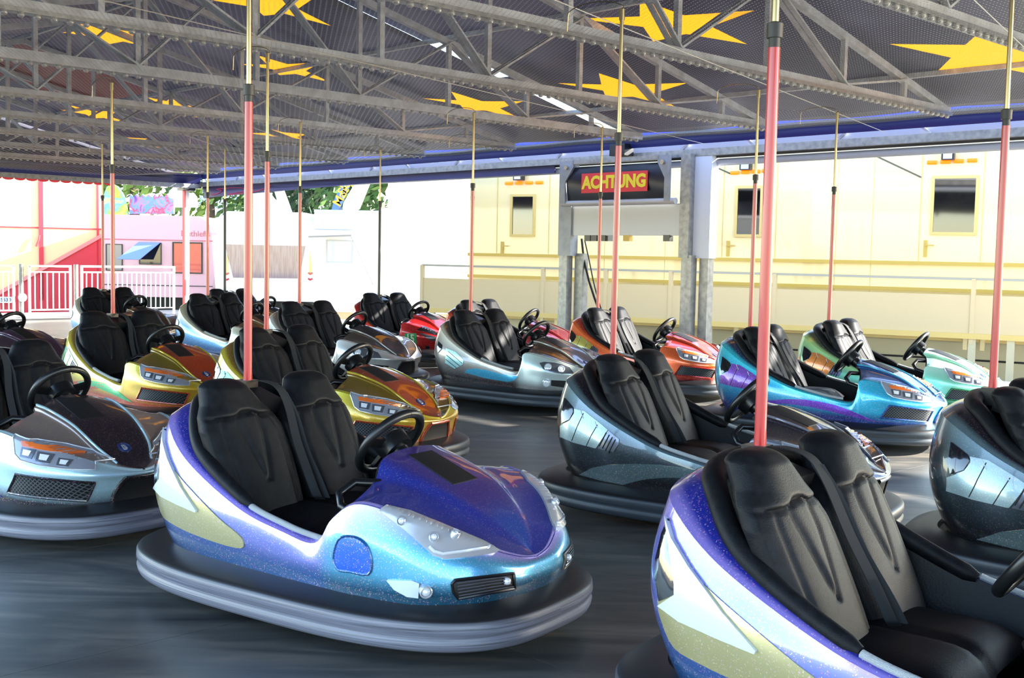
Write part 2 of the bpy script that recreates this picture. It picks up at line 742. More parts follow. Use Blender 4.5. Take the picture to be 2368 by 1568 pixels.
FRONT2 = {
    0: [(.30, .515, .195), (.38, .515, .195), (.46, .51, .195), (.68, .45, .19), (.85, .31, .185), (.92, .15, .185), (.94, 0, .185)],
    1: [(.30, .522, .27), (.38, .522, .275), (.46, .52, .275), (.68, .47, .26), (.855, .315, .245), (.92, .15, .24), (.93, 0, .24)],
    2: [(.31, .525, .31), (.385, .525, .34), (.46, .522, .36), (.70, .47, .35), (.885, .315, .345), (.945, .15, .335), (.955, 0, .333)],
    3: [(.32, .52, .35), (.39, .52, .43), (.45, .516, .46), (.70, .475, .425), (.90, .31, .393), (.965, .145, .375), (.985, 0, .367)],
    4: [(.345, .512, .378), (.39, .508, .49), (.42, .49, .568), (.66, .435, .527), (.85, .30, .458), (.935, .14, .402), (.975, 0, .378)],
    5: [(.34, .475, .388), (.39, .47, .49), (.42, .45, .562), (.66, .40, .522), (.84, .27, .452), (.925, .12, .398), (.965, 0, .374)],
}
HOOD2 = [
    [(.39, .508, .49), (.42, .49, .570), (.66, .435, .530), (.85, .30, .461), (.935, .14, .405), (.976, 0, .380)],
    [(.385, .38, .585), (.45, .37, .582), (.65, .31, .535), (.82, .22, .462), (.915, .125, .405), (.977, 0, .381)],
    [(.34, .235, .632), (.43, .235, .622), (.635, .207, .562), (.795, .172, .474), (.895, .11, .408), (.978, 0, .382)],
    [(.305, .20, .665), (.42, .20, .65), (.62, .178, .588), (.785, .15, .492), (.89, .10, .415), (.979, 0, .383)],
    [(.30, 0, .705), (.42, 0, .680), (.60, 0, .608), (.765, 0, .497), (.895, 0, .418), (.98, 0, .385)],
]
LIN = [
    [(-.76, 0, .85), (-.745, .17, .84), (-.675, .30, .80), (-.50, .425, .65), (-.17, .478, .492), (.08, .482, .428), (.25, .475, .402), (.36, .47, .40), (.50, .45, .42)],
    [(-.60, 0, .60), (-.60, .2, .60), (-.55, .36, .58), (-.42, .43, .50), (-.15, .455, .40), (.08, .46, .35), (.25, .46, .34), (.36, .46, .34), (.50, .44, .35)],
    [(-.42, 0, .26), (-.42, .2, .26), (-.40, .36, .26), (-.30, .40, .26), (-.1, .42, .26), (.08, .43, .26), (.25, .43, .26), (.36, .43, .26), (.50, .41, .26)],
]


def make_body(front, hood):
    lines = []
    for k in range(6):
        h = REAR[k] + front[k]
        right = [(x, -y, z) for x, y, z in h]
        left = [(x, y, z) for x, y, z in h[1:-1]][::-1]
        lines.append(right + left)
    K = len(lines[0])
    # outer skin (0..4) and the turned-in top edge (4..5) are separate strips so the crest is crisp
    m = MB()
    uvs = []
    nu = 7

    def upar(p):
        return (p if p <= 12 else 24 - p) / 12.0
    G, up, vp = surf(lines[:5], nu, 5, True)
    m.add(G.reshape(-1, 3), grid_faces(G.shape[0], G.shape[1], True))
    uvs += [(upar(u), v / 5.0) for u in up for v in vp]
    L45 = []
    for u in range(K):
        a, b = np.array(lines[4][u]), np.array(lines[5][u])
        mid = (a + b) / 2 + np.array([0, 0, .012])
        L45.append((a, mid, b))
    G2, up2, vp2 = surf([[q[i] for q in L45] for i in range(3)], nu, 3, True)
    m.add(G2.reshape(-1, 3), grid_faces(G2.shape[0], G2.shape[1], True))
    uvs += [(upar(u), (4 + v / 2) / 5.0) for u in up2 for v in vp2]
    body = m.mesh('body', 50, uvs)
    h = MB()
    ctrl = []
    for st in range(6):
        row = [(hood[k][st][0], -hood[k][st][1], hood[k][st][2]) for k in range(5)] + [hood[k][st] for k in (3, 2, 1, 0)]
        ctrl.append(row)
    ctrl = np.array(ctrl)               # U(6) x V(9) x 3
    Gh, uh, vh = surf([ctrl[:, v] for v in range(9)], 8, 5)
    h.add(Gh.reshape(-1, 3), grid_faces(Gh.shape[0], Gh.shape[1]))
    hood_me = h.mesh('hood', 60, [(u / 5.0, v / 8.0) for u in uh for v in vh])
    crest = []
    for sg in (-1, 1):
        d3, _ = cr([(x, sg * y, z + .002) for x, y, z in hood[3][:-1]], 8)
        crest.append(MB().tube([tuple(q) for q in d3], .007, 6, True).mesh('hood_crest', 60))
    bv = MB()
    bv.add(m.v, m.f)
    bv.add(h.v, h.f)
    bvh = Skin(bv.v, bv.f)
    # dash closing the hood towards the driver
    d = MB()
    e0 = Gh[0]
    e1 = e0 + np.array([.045, 0, -.075])
    e1[:, 2] = np.maximum(e1[:, 2], .42)
    e2 = e0.copy()
    e2[:, 0] = .50
    e2[:, 1] *= .86
    e2[:, 2] = .26
    em = e0 + np.array([-.012, 0, -.012])
    D = np.stack([e0, em, e1, e2], 1)
    d.add(D.reshape(-1, 3), grid_faces(D.shape[0], 4, flip=True))
    return body, hood_me, bvh, d.mesh('dash', 35), crest


def make_common():
    R = {}
    # rubber bumper: profile swept round a rounded plan
    N = 120
    prof = [(-.10, .085), (-.02, .078), (-.006, .088), (0, .100), (.004, .118), (-.004, .128), (-.004, .140), (.006, .152), (.004, .185), (-.004, .198), (-.02, .206), (-.09, .232), (-.16, .236), (-.17, .215)]
    base = superell(1.038, .627, 2.95, N)
    v, uv = [], []
    for i in range(N + 1):
        x, y = base[i % N]
        xp, yp = base[(i + 1) % N]
        xm, ym = base[(i - 1) % N]
        tx, ty = xp - xm, yp - ym
        l = math.hypot(tx, ty)
        nx, ny = ty / l, -tx / l
        for j, (o, z) in enumerate(prof):
            v.append((x + nx * o, y + ny * o, z))
            uv.append((i / N, j / (len(prof) - 1)))
    m = MB().add(v, grid_faces(N + 1, len(prof)))
    R['bumper'] = m.mesh('bumper', 55, uv)
    # chassis plate under the body
    b2 = superell(.90, .53, 2.6, 64)
    m = MB()
    ins = superell(.86, .50, 2.8, 64)
    vv = [(x, y, .06) for x, y in b2] + [(x, y, .215) for x, y in b2]
    m.add(vv, [(i, (i + 1) % 64, 64 + (i + 1) % 64, 64 + i) for i in range(64)] + [tuple(range(64))[::-1], tuple(range(64, 128))])
    R['chassis'] = m.mesh('chassis', 40)
    # cockpit lining
    lines = []
    for l in LIN:
        right = [(x, -y, z) for x, y, z in l][::-1]
        left = [(x, y, z) for x, y, z in l[1:]]
        lines.append(right + left)
    G, _, _ = surf(lines, 4, 5)
    m = MB().add(G.reshape(-1, 3), grid_faces(G.shape[0], G.shape[1], flip=True))
    edge = [tuple(G[i][-1]) for i in range(G.shape[0])]
    b = len(m.v)
    m.v += edge
    m.f.append(tuple(range(b, b + len(edge))))
    R['lining'] = m.mesh('lining', 50)
    # backrest pods
    for sgn, nm in ((-1, 'R'), (1, 'L')):
        nv, ns = 84, 56
        cy = .222

        def half(v):
            pts = [(0, .19), (.25, .205), (.5, .216), (.64, .214), (.74, .190), (.82, .150), (.90, .126), (.955, .108), (.985, .080), (1.0, .045)]
            for (a, x), (b_, y) in zip(pts, pts[1:]):
                if v <= b_:
                    t = (v - a) / (b_ - a)
                    return x + (y - x) * t
            return pts[-1][1]
        m = MB()
        v = []
        for side in (1, -1):
            for i in range(nv + 1):
                t = i / nv
                z = .36 + t * .580
                hw = half(t)
                lean = -.27 - .285 * t ** 1.1
                off_c = .034 * max(0, t - .62) / .38
                topr = math.sqrt(min(1, (1.0 - t) / .06))
                for j in range(ns + 1):
                    s = -1 + 2 * j / ns
                    rim = (1 - abs(s) ** 4)
                    if side == 1:
                        x = lean + .050 * rim * (.25 + .75 * topr)
                        seam = .735 + .030 * math.exp(-(s / .30) ** 4)
                        if t < seam:
                            fade = min(1, (seam - t) / .03)
                            vv = max(0.0, (t - .28) / .46)
                            if vv > 0:
                                for c0 in (-.36 * vv ** .8, .30 * vv ** .8):
                                    x -= .0085 * math.exp(-((s - c0) / .06) ** 2) * fade
                                x += .007 * math.exp(-((s + .03) / (.22 * vv + .02)) ** 4) * fade
                            for sg in (-.70, .68):
                                x -= .008 * math.exp(-((s - sg) / .045) ** 2) * fade
                        else:
                            x += .010 * min(1, (t - seam) / .03) * rim
                        x -= .010 * math.exp(-((t - seam) / .012) ** 2)
                    else:
                        x = lean - .10 * (1 - abs(s) ** 4 * .5) * (0.35 + .65 * topr)
                    v.append((x, sgn * (cy + off_c) + s * hw, z))
        n1 = (nv + 1) * (ns + 1)
        f = []
        for i in range(nv):
            for j in range(ns):
                q = (i * (ns + 1) + j, i * (ns + 1) + j + 1, (i + 1) * (ns + 1) + j + 1, (i + 1) * (ns + 1) + j)
                f.append(q)
                f.append(tuple(n1 + k for k in q[::-1]))
        for i in range(nv):
            for j in (0, ns):
                a, b_ = i * (ns + 1) + j, (i + 1) * (ns + 1) + j
                q = (a, b_, n1 + b_, n1 + a)
                f.append(q if j == 0 else q[::-1])
        for j in range(ns):
            a = nv * (ns + 1) + j
            f.append((a, a + 1, n1 + a + 1, n1 + a))
        m.add(v, f)
        R['backrest' + nm] = m.mesh('backrest', 60)
    # piece between the pods and the shell: leather roll along the cockpit edge
    ed = [(x, -y, z) for x, y, z in LIN[0][:6]][::-1] + [(x, y, z) for x, y, z in LIN[0][1:6]]
    d, par = cr(ed, 8)
    cut = [p for p, t in zip(d, par) if .86 <= t <= 9.14]
    m = MB()
    k = len(cut)
    pts = [Vector(p) + Vector((.014, 0, .0)) for p in cut]
    rs = []
    for i in range(k):
        t = abs(i / (k - 1) - .5) * 2
        rs.append((.046 - .018 * t) * (1 if 0 < i < k - 1 else .6))
    m.tube(pts, .04, 14, True, 1.0, rs)
    R['edge_pad'] = m.mesh('edge_pad', 60)
    for sgn, nm in ((-1, 'R'), (1, 'L')):
        e2_ = [(x, sgn * y, z) for x, y, z in LIN[0][3:8]]
        d, par = cr(e2_, 10)
        pts = [Vector(p) + Vector((0, sgn * .012, .010)) for p, t in zip(d, par) if 1.12 <= t <= 3.25]
        m = MB().tube(pts, .016, 8, True, .7)
        R['sill' + nm] = m.mesh('sill_strip', 50)
    # seat cushion
    m = MB()
    G = []
    for i in range(15):
        u = i / 14
        row = []
        for j in range(25):
            s = -1 + 2 * j / 24
            hw = .40
            zz = .33 + .085 * (1 - abs(s) ** 6) * (1 - abs(2 * u - 1) ** 6) - .015 * math.exp(-(s / .06) ** 2)
            row.append((-.40 + u * .48, s * hw, zz))
        G.append(row)
    G = np.array(G)
    m.add(G.reshape(-1, 3), grid_faces(15, 25))
    m.box((-.16, 0, .29), (.46, .79, .08))
    R['seat'] = m.mesh('seat_cushion', 50)
    # steering wheel
    ctr = Vector((.185, 0, .715))
    ax = Vector((-.80, 0, .60)).normalized()
    upv = Vector((.60, 0, .80))
    sdv = Vector((0, 1, 0))
    m = MB()
    ring = [ctr + (upv * math.cos(t) + sdv * math.sin(t)) * .158 for t in [2 * math.pi * k / 40 for k in range(41)]]
    m.tube(ring, .019, 12, False)
    R['wheel_rim'] = m.mesh('wheel_rim', 60)
    m = MB()
    M = Matrix.Translation(ctr) @ Matrix((upv, sdv, ax)).transposed().to_4x4()
    m.lathe([(.0, -.07), (.07, -.06), (.074, .0), (.06, .014), (.0, .018)], 20, M)
    R['wheel_hub'] = m.mesh('wheel_hub', 40)
    sp = []
    for ang in (math.radians(80), math.radians(-80), math.radians(180)):
        m = MB()
        dirv = upv * math.cos(ang) + sdv * math.sin(ang)
        m.bar(ctr + dirv * .045 - ax * .01, ctr + dirv * .155, .045, .016, ax)
        sp.append(m.mesh('spoke', 40))
    R['spokes'] = sp
    m = MB().tube([ctr - ax * .04, ctr - ax * .12, ctr - ax * .26], .04, 12, True, 1, [.045, .038, .05])
    R['column'] = m.mesh('steering_column', 50)
    # grab handles on the dash
    for sgn, nm in ((-1, 'R'), (1, 'L')):
        m = MB().tube([(.40, sgn * .22, .56), (.36, sgn * .25, .60), (.28, sgn * .32, .605), (.27, sgn * .40, .57), (.30, sgn * .42, .53), (.40, sgn * .42, .50)], .017, 8)
        R['grab' + nm] = m.mesh('grab_handle', 60)
    # current pole
    PX = -.675
    m = MB().lathe([(.0, .895), (.021, .895), (.019, .96), (.019, 2.17), (.0, 2.17)], 14)
    m.v = [(x + PX, y, z) for x, y, z in m.v]
    R['pole_tube'] = m.mesh('pole_tube', 40)
    m = MB().lathe([(.0, 2.14), (.018, 2.14), (.018, 2.20), (.025, 2.20), (.026, 2.245), (.015, 2.25), (.0, 2.25)], 14)
    m.v = [(x + PX, y, z) for x, y, z in m.v]
    R['pole_collar'] = m.mesh('pole_collar', 40)
    m = MB().lathe([(.0, 2.22), (.0125, 2.22), (.0115, 2.91), (.017, 2.91), (.017, 2.975), (.0, 2.985)], 12)
    m.v = [(x + PX, y, z) for x, y, z in m.v]
    R['pole_rod'] = m.mesh('pole_rod', 40)
    m = MB()
    arc = [(PX + .0, 0, 2.96)] + [(PX - .19 + .19 * math.cos(t), .02, 2.98 + .06 * math.sin(t)) for t in [math.pi * k / 14 for k in range(15)]] + [(PX - .385, .02, 2.88)]
    m.tube(arc, .0035, 6)
    R['contact_bow'] = m.mesh('contact_bow', 60)
    m = MB().box((PX - .01, 0, .865), (.075, .075, .085))
    m.bar((PX + .02, -.02, .84), (PX + .16, -.02, .80), .14, .07)
    R['pole_socket'] = m.mesh('pole_socket', 30)
    # seat belt looped between the pods
    m = MB()

    def ribbon(pts, wid, tw):
        d, par = cr(pts, 6)
        v = []
        for i, p in enumerate(d):
            a = tw[0] + (tw[1] - tw[0]) * i / (len(d) - 1)
            o = Vector((math.sin(a) * wid / 2, math.cos(a) * wid / 2, 0))
            p = Vector(p)
            v += [p - o, p + o, p + o + Vector((.003, 0, .002)), p - o + Vector((.003, 0, .002))]
        n = len(d)
        f = []
        for i in range(n - 1):
            for k in range(4):
                k2 = (k + 1) % 4
                f.append((i * 4 + k, i * 4 + k2, (i + 1) * 4 + k2, (i + 1) * 4 + k))
        m.add(v, f)
    ribbon([(-.67, .02, .90), (-.60, .03, .905), (-.52, .045, .88), (-.455, .04, .80), (-.36, .0, .66), (-.27, -.02, .53), (-.22, -.02, .44), (-.21, .0, .415)], .038, (0.1, .8))
    ribbon([(-.50, .05, .86), (-.43, .055, .76), (-.34, .03, .62), (-.25, .02, .50), (-.20, .02, .42)], .038, (.9, 1.2))
    R['belt'] = orient(m).mesh('seat_belt', 60)
    m = MB().tube([(-.665, -.0, .87), (-.64, .04, .885), (-.60, .10, .87)], .018, 8)
    R['belt_bracket'] = m.mesh('belt_bracket', 60)
    return R


COMMON = make_common()
B1 = make_body(FRONT1, HOOD1)
B2 = make_body(FRONT2, HOOD2)


def sc(pts, k, ox, oy):
    return [(ox + x / k, oy + y / k) for x, y in pts]


# ---- trims for the two body styles: list of (part name, mesh, default material key, child list)
def trims1():
    T = []
    bv = B1[2]
    A, B = POSE['A'], POSE['B']
    c2 = lambda p: sc(p, 2.571, 780, 930)
    c3 = lambda p: sc(p, 2.552, 1440, 980)
    pan = patch(bv, A, c2([(425, 318), (560, 290), (830, 455), (690, 492)]), .004, 6)
    T.append(('hood_panel', [pan], 'BLACKM', []))
    hl = patch(bv, A, c2([(255, 645), (290, 622), (430, 655), (640, 740), (860, 830), (958, 884), (935, 902), (800, 922), (640, 937), (570, 915), (500, 850), (400, 760)]), .010, 5)
    kids = []
    for (x, y, r) in ((385, 710, .0135), (570, 808, .0145), (692, 798, .0145)):
        q = c2([(x, y)])[0]
        lm = lamp(bv, A, q[0], q[1], r, .022)
        if lm:
            kids.append(('lamp_bezel', lm[0], 'LAMPH'))
            kids.append(('lamp_lens', lm[1], 'LENS'))
    led = surfpath(bv, A, c2([(545, 862), (575, 890), (625, 905), (760, 890), (895, 868)]), .013, 4)
    kids.append(('led_strip', MB().tube(led, .006, 6), 'LENS'))
    T.append(('headlight', [hl], 'LAMPH', kids))
    scp = patch(bv, A, smooth_poly([(772, 1293), (778, 1260), (790, 1243), (812, 1240), (835, 1248), (852, 1268), (860, 1300), (852, 1328), (810, 1322), (783, 1317)], 3), .003, 5)
    rim = MB().tube(surfpath(bv, A, smooth_poly([(772, 1293), (778, 1260), (790, 1243), (812, 1240), (835, 1248), (852, 1268), (860, 1300), (852, 1328), (810, 1322), (783, 1317)], 3), .002, 4, True), .005, 6, False)
    T.append(('side_scoop', [scp], 'SCOOP', [('scoop_rim', rim, 'BODY')]))
    fog = patch(bv, A, c2([(300, 1055), (450, 1058), (490, 1075), (485, 1158), (420, 1150), (345, 1110)]), .012, 5)
    kids = []
    q = c2([(520, 1115)])[0]
    lm = lamp(bv, A, q[0], q[1], .019, .03, (0.5, 0, 0))
    kids += [('lamp_bezel', lm[0], 'LAMPH'), ('lamp_lens', lm[1], 'LENS')]
    T.append(('fog_lamp', [fog], 'FIN', kids))
    gp = c2([(680, 1080), (700, 1058), (1045, 1018), (1052, 1105), (720, 1165), (690, 1130)])
    gr = patch(bv, A, gp, .003, 5)
    kids = [('grille_frame', MB().tube(surfpath(bv, A, gp, .004, 4, True), .006, 6, False), 'BLACKP')]
    for k in range(5):
        t = (k + .7) / 5.4
        a = Vector((708, 1062)).lerp(Vector((722, 1158)), t)
        b = Vector((985, 1028)).lerp(Vector((1048, 1100)), t)
        kids.append(('grille_slat', MB().tube(surfpath(bv, A, c2([tuple(a), tuple(b)]), .008, 5), .0028, 6), 'LAMPD'))
    q = c2([(1003, 1062)])[0]
    lm = lamp(bv, A, q[0], q[1], .014, .018)
    if lm:
        kids.append(('lamp_lens', lm[1], 'LENS'))
    T.append(('nose_grille', [gr], 'BLACKM', kids))
    gold = patch(bv, B, smooth_poly([(1556, 1235), (1576, 1299), (1640, 1362), (1711, 1425), (1848, 1539), (1942, 1606), (1968, 1636), (1955, 1657), (1851, 1629), (1710, 1576), (1618, 1533), (1561, 1497), (1534, 1440), (1524, 1395), (1530, 1330), (1543, 1260)], 3), .005, 14)
    T.append(('side_panel', [gold], 'SIDE', []))
    fin = patch(bv, B, [(1546, 1196), (1560, 1246), (1597, 1309), (1675, 1415), (1753, 1503), (1750, 1510), (1659, 1472), (1577, 1435), (1530, 1400), (1567, 1376), (1567, 1352), (1556, 1278)], .016, 8)
    T.append(('side_fin', [fin], 'FIN', []))
    tl = patch(bv, B, [(1548, 1200), (1556, 1278), (1566, 1352), (1565, 1374), (1528, 1390), (1518, 1333), (1520, 1293), (1534, 1235)], .008, 6)
    T.append(('tail_lamp', [tl], 'SMOKE', []))
    return T


def trims2(kind):
    T = []
    bv = B2[2]
    E, Mp, Cc, Hh = POSE['E'], POSE['M'], POSE['C'], POSE['H']
    cE = lambda p: sc(p, 3.7, 1600, 740)
    cM = lambda p: sc(p, 2.904, 0, 760)
    cC = lambda p: sc(p, 3.409, 1230, 780)
    cH = lambda p: sc(p, 5.638, 980, 690)
    pan = patch(bv, Mp, cM([(375, 475), (545, 462), (705, 592), (535, 610)]), .004, 6)
    T.append(('hood_panel', [pan], 'BLACKM', []))
    if kind == 5:
        cI = lambda p: sc(p, 11.2, 900, 690)
        Ip = (-1.44, 16.05, -.757)
        T.append(('headlight', [patch(bv, Ip, cI([(700, 825), (850, 735), (940, 740), (1100, 815), (1250, 890), (1240, 960), (950, 870)]), .006, 2)], 'SMOKE', []))
        T.append(('lower_lamp', [patch(bv, Ip, cI([(750, 900), (850, 905), (1060, 960), (1260, 1010), (1250, 1130), (1050, 1080), (850, 950)]), .006, 2)], 'LAMPD', []))
        T.append(('fog_lamp', [patch(bv, Ip, cI([(945, 1230), (1045, 1225), (1040, 1310), (950, 1310)]), .006, 2)], 'SMOKE', []))
    elif kind == 2:
        hp = cE([(1612, 532), (1690, 552), (1830, 580), (1950, 618), (2030, 660), (2064, 708), (1960, 704), (1830, 686), (1720, 662), (1672, 632)])
        hl = patch(bv, E, hp, .008, 2.5)
        kids = [('amber_strip', patch(bv, E, cE([(1680, 562), (1830, 590), (1930, 622), (1850, 614), (1700, 590)]), .011, 2), 'AMBER'),
                ('lamp_rim', MB().tube(surfpath(bv, E, hp, .007, 2, True), .0045, 6, False), 'SILVER')]
        for (x, y, k) in ((1742, 626, 1.35), (1838, 648, 1.35), (1935, 672, 1.0)):
            q = [(x - 30 * k, y - 24 * k), (x + 32 * k, y - 14 * k), (x + 30 * k, y + 22 * k), (x - 22 * k, y + 14 * k)]
            kids.append(('lamp_cell', patch(bv, E, cE(q), .012, 2.5), 'LAMPD'))
            q2 = [(x + (a_ - x) * .55, y + (b_ - y) * .55) for a_, b_ in q]
            kids.append(('lamp_lens', patch(bv, E, cE(q2), .016, 2.0), 'LENS'))
        T.append(('headlight', [hl], 'LAMPC', kids))
        gp = cE([(1690, 732), (2062, 772), (2010, 872), (1612, 836)])
        gr = patch(bv, E, gp, .003, 3)
        kids = [('grille_frame', MB().tube(surfpath(bv, E, gp, .004, 2, True), .007, 6, False), 'LOW')]
        T.append(('side_grille', [gr], 'MESHG', kids))
        qp = cC([(335, 565), (420, 585), (560, 695), (600, 730), (510, 872), (500, 875), (330, 830), (225, 785), (225, 700), (300, 655), (335, 600)])
        qt = patch(bv, Cc, qp, .004, 8)
        kids = []
        for a, b in (((410, 600), (318, 815)), ((520, 690), (430, 860))):
            kids.append(('panel_seam', MB().tube(surfpath(bv, Cc, cC([a, ((a[0] + b[0]) / 2 - 5, (a[1] + b[1]) / 2), b]), .0045, 3), .0022, 5), 'BLACKM'))
        for a, b in (((388, 580), (408, 640)), ((500, 665), (516, 715))):
            kids.append(('highlight_dash', MB().tube(surfpath(bv, Cc, cC([a, b]), .0045, 3), .003, 5), 'FIN'))
        T.append(('quarter_panel', [qt], 'SIDE', kids))
        vt = patch(bv, Cc, cC([(605, 735), (690, 805), (685, 845), (645, 905), (520, 875)]), .005, 5)
        kids = []
        for k in range(4):
            x0, y0 = 590 + k * 24, 752 + k * 18
            kids.append(('vent_slit', MB().tube(surfpath(bv, Cc, cC([(x0, y0), (x0 - 55, y0 + 105)]), .006, 4), .0035, 5), 'BLACKM'))
        T.append(('side_vent', [vt], 'LAMPD', kids))
        tl = patch(bv, Cc, cC([(262, 480), (325, 555), (332, 590), (300, 650), (240, 678), (238, 600)]), .007, 5)
        T.append(('tail_lamp', [tl], 'SMOKE', []))
        sw = patch(bv, E, cE([(640, 690), (820, 676), (960, 680), (1100, 700), (1230, 730), (1350, 772), (1450, 815), (1560, 868), (1400, 835), (1200, 785), (1000, 742), (820, 718), (640, 715)]), .003, 3)
        T.append(('side_swoosh', [sw], 'SWOOSH', []))
        sw = patch(bv, Cc, cC([(375, 1082), (470, 1030), (600, 1005), (800, 998), (1000, 1005), (1200, 1030), (1400, 1068), (1330, 1090), (1200, 1110), (1050, 1106), (900, 1118), (800, 1140), (720, 1162), (550, 1130)]), .003, 8)
        T.append(('rear_swoosh', [sw], 'SWOOSH2', []))
    else:
        hl = patch(bv, Hh, cH([(1510, 845), (1570, 832), (1700, 842), (1800, 862), (1900, 905), (1960, 985), (1800, 985), (1600, 958), (1560, 925)]), .008, 2.5)
        kids = []
        for (x, y) in ((1620, 895), (1790, 925)):
            q = cH([(x, y)])[0]
            lm = lamp(bv, Hh, q[0], q[1], .028, .012)
            if lm:
                kids += [('lamp_bezel', lm[0], 'LAMPH'), ('lamp_lens', lm[1], 'LENS')]
        T.append(('headlight', [hl], 'LAMPD', kids))
        gp = cH([(1660, 1065), (1840, 1075), (2050, 1095), (2030, 1150), (1840, 1165), (1660, 1140)])
        T.append(('lower_slot', [patch(bv, Hh, gp, .003, 2.5)], 'BLACKM', []))
        q = cH([(1600, 1105)])[0]
        lm = lamp(bv, Hh, q[0], q[1], .032, .012)
        T.append(('fog_lamp', [lm[0]], 'LAMPH', [('lamp_lens', lm[1], 'LENS')]))
        if kind in (3,):
            st = patch(bv, Hh, cH([(290, 650), (420, 700), (522, 805), (512, 860), (405, 918), (280, 840)]), .004, 3)
            kids = []
            for (a, b) in (((300, 740), (470, 880)), ((320, 690), (505, 850)), ((290, 795), (430, 905))):
                kids.append(('stripe_gap', MB().tube(surfpath(bv, Hh, cH([a, b]), .0045, 2), .003, 5), 'LOW'))
            T.append(('quarter_panel', [st], 'SIDE', kids))
            ov = patch(bv, Hh, cH([(535, 965), (560, 925), (680, 915), (800, 930), (1000, 985), (1230, 1020), (1180, 1070), (1100, 1090), (800, 1040)]), .004, 3)
            T.append(('side_oval', [ov], 'SWOOSH', []))
        tl = patch(bv, Hh, cH([(195, 560), (240, 610), (235, 660), (190, 710), (180, 640)]), .007, 2)
        T.append(('tail_lamp', [tl], 'SMOKE', []))
        cr_ = []
    return T


def centre_bits2():
    """nose opening and round badge on the centre line"""
    bv = B2[2]
    T = []
    # opening below the hood: trapezoid cast from the front
    bd = [(-.105, .352), (.105, .352), (.15, .25), (.10, .222), (-.10, .222), (-.15, .25)]
    V = []
    m = MB()
    xs = np.linspace(0, 1, 9)
    G = []
    for t in np.linspace(0, 1, 6):
        z = .352 + (.222 - .352) * t
        hw = .10 + .05 * math.sin(min(1, t * 1.2) * math.pi / 2)
        row = []
        for s in np.linspace(-1, 1, 11):
            p, n, i, _ = bv.ray_cast(Vector((2, s * hw, z)), Vector((-1, 0, 0)))
            row.append(tuple(p + Vector((.004, 0, 0))))
        G.append(row)
    G = np.array(G)
    m.add(G.reshape(-1, 3), grid_faces(6, 11, flip=True))
    fr = MB().tube([Vector(p) for p in list(G[0]) + list(G[1:, -1]) + list(G[-1][::-1][1:]) + list(G[::-1][1:, 0])], .012, 8, False)
    T.append(('nose_opening', m, 'BLACKM', [('opening_frame', fr, 'LOW')]))
    p, n, i, _ = bv.ray_cast(Vector((.80, 0, 2)), Vector((0, 0, -1)))
    M = frame_at(p, n)
    bg_ = MB().lathe([(.0, -.004), (.036, -.004), (.036, .004), (.030, .006), (.030, .003), (.0, .003)], 24, M)
    L = MB()
    # the letter B on the badge, raised strokes, reading towards the nose
    mx = Matrix.Rotation(math.pi / 2, 4, 'Z')
    Mb = M
    for a, b in (((-.010, -.015), (-.010, .015)), ((-.010, .015), (.006, .014)), ((.006, .014), (.009, .008)), ((.009, .008), (.004, .001)), ((.004, .001), (-.010, .001)), ((.004, .001), (.011, -.007)), ((.011, -.007), (.007, -.0145)), ((.007, -.0145), (-.010, -.015))):
        pa = Mb @ Vector((-a[0], -a[1], .004)) if False else Mb @ Vector((a[0], a[1], .004))
        pb = Mb @ Vector((b[0], b[1], .004))
        L.bar(pa, pb, .005, .003, n)
    T.append(('nose_badge', bg_, 'BADGE', [('badge_letter', L, 'SILVER')]))
    return T


BADGE = mat('badge_blue', '#2c3f74', 0.25, 0.3, 0.8)
FIXED = {'BLACKM': BLACKM, 'BLACKP': BLACKP, 'LAMPH': LAMPH, 'LAMPD': LAMPD, 'LAMPC': LAMPC, 'LENS': LENS, 'AMBER': AMBER, 'FIN': FINM,
         'SMOKE': SMOKE, 'MESHG': MESHG, 'SILVER': SILVER, 'BADGE': BADGE}


def bake(T):
    out = []
    for nm, ms, key, kids in T:
        base = orient(ms[0])
        sides = []
        for mm in ((base,) if nm in ('hood_panel', 'nose_opening', 'nose_badge') else (base, mirror(base))):
            sides.append(mm.mesh(nm, 45))
        kk = []
        for (kn, km, kkey) in kids:
            km = orient(km)
            if not km.f:
                continue
            if len(sides) == 2:
                kk.append((kn, [km.mesh(kn, 45), mirror(km).mesh(kn, 45)], kkey))
            else:
                kk.append((kn, [km.mesh(kn, 45)], kkey))
        out.append((nm, sides, key, kk))
    return out


TRIM = {1: bake(trims1())}
_cb = bake([(n, [m], k, kids) for n, m, k, kids in centre_bits2()])
TRIM[2] = bake(trims2(2)) + _cb
TRIM[3] = bake(trims2(3)) + _cb
TRIM[4] = bake(trims2(4)) + _cb[:1]
TRIM[5] = bake(trims2(5)) + _cb[:1]


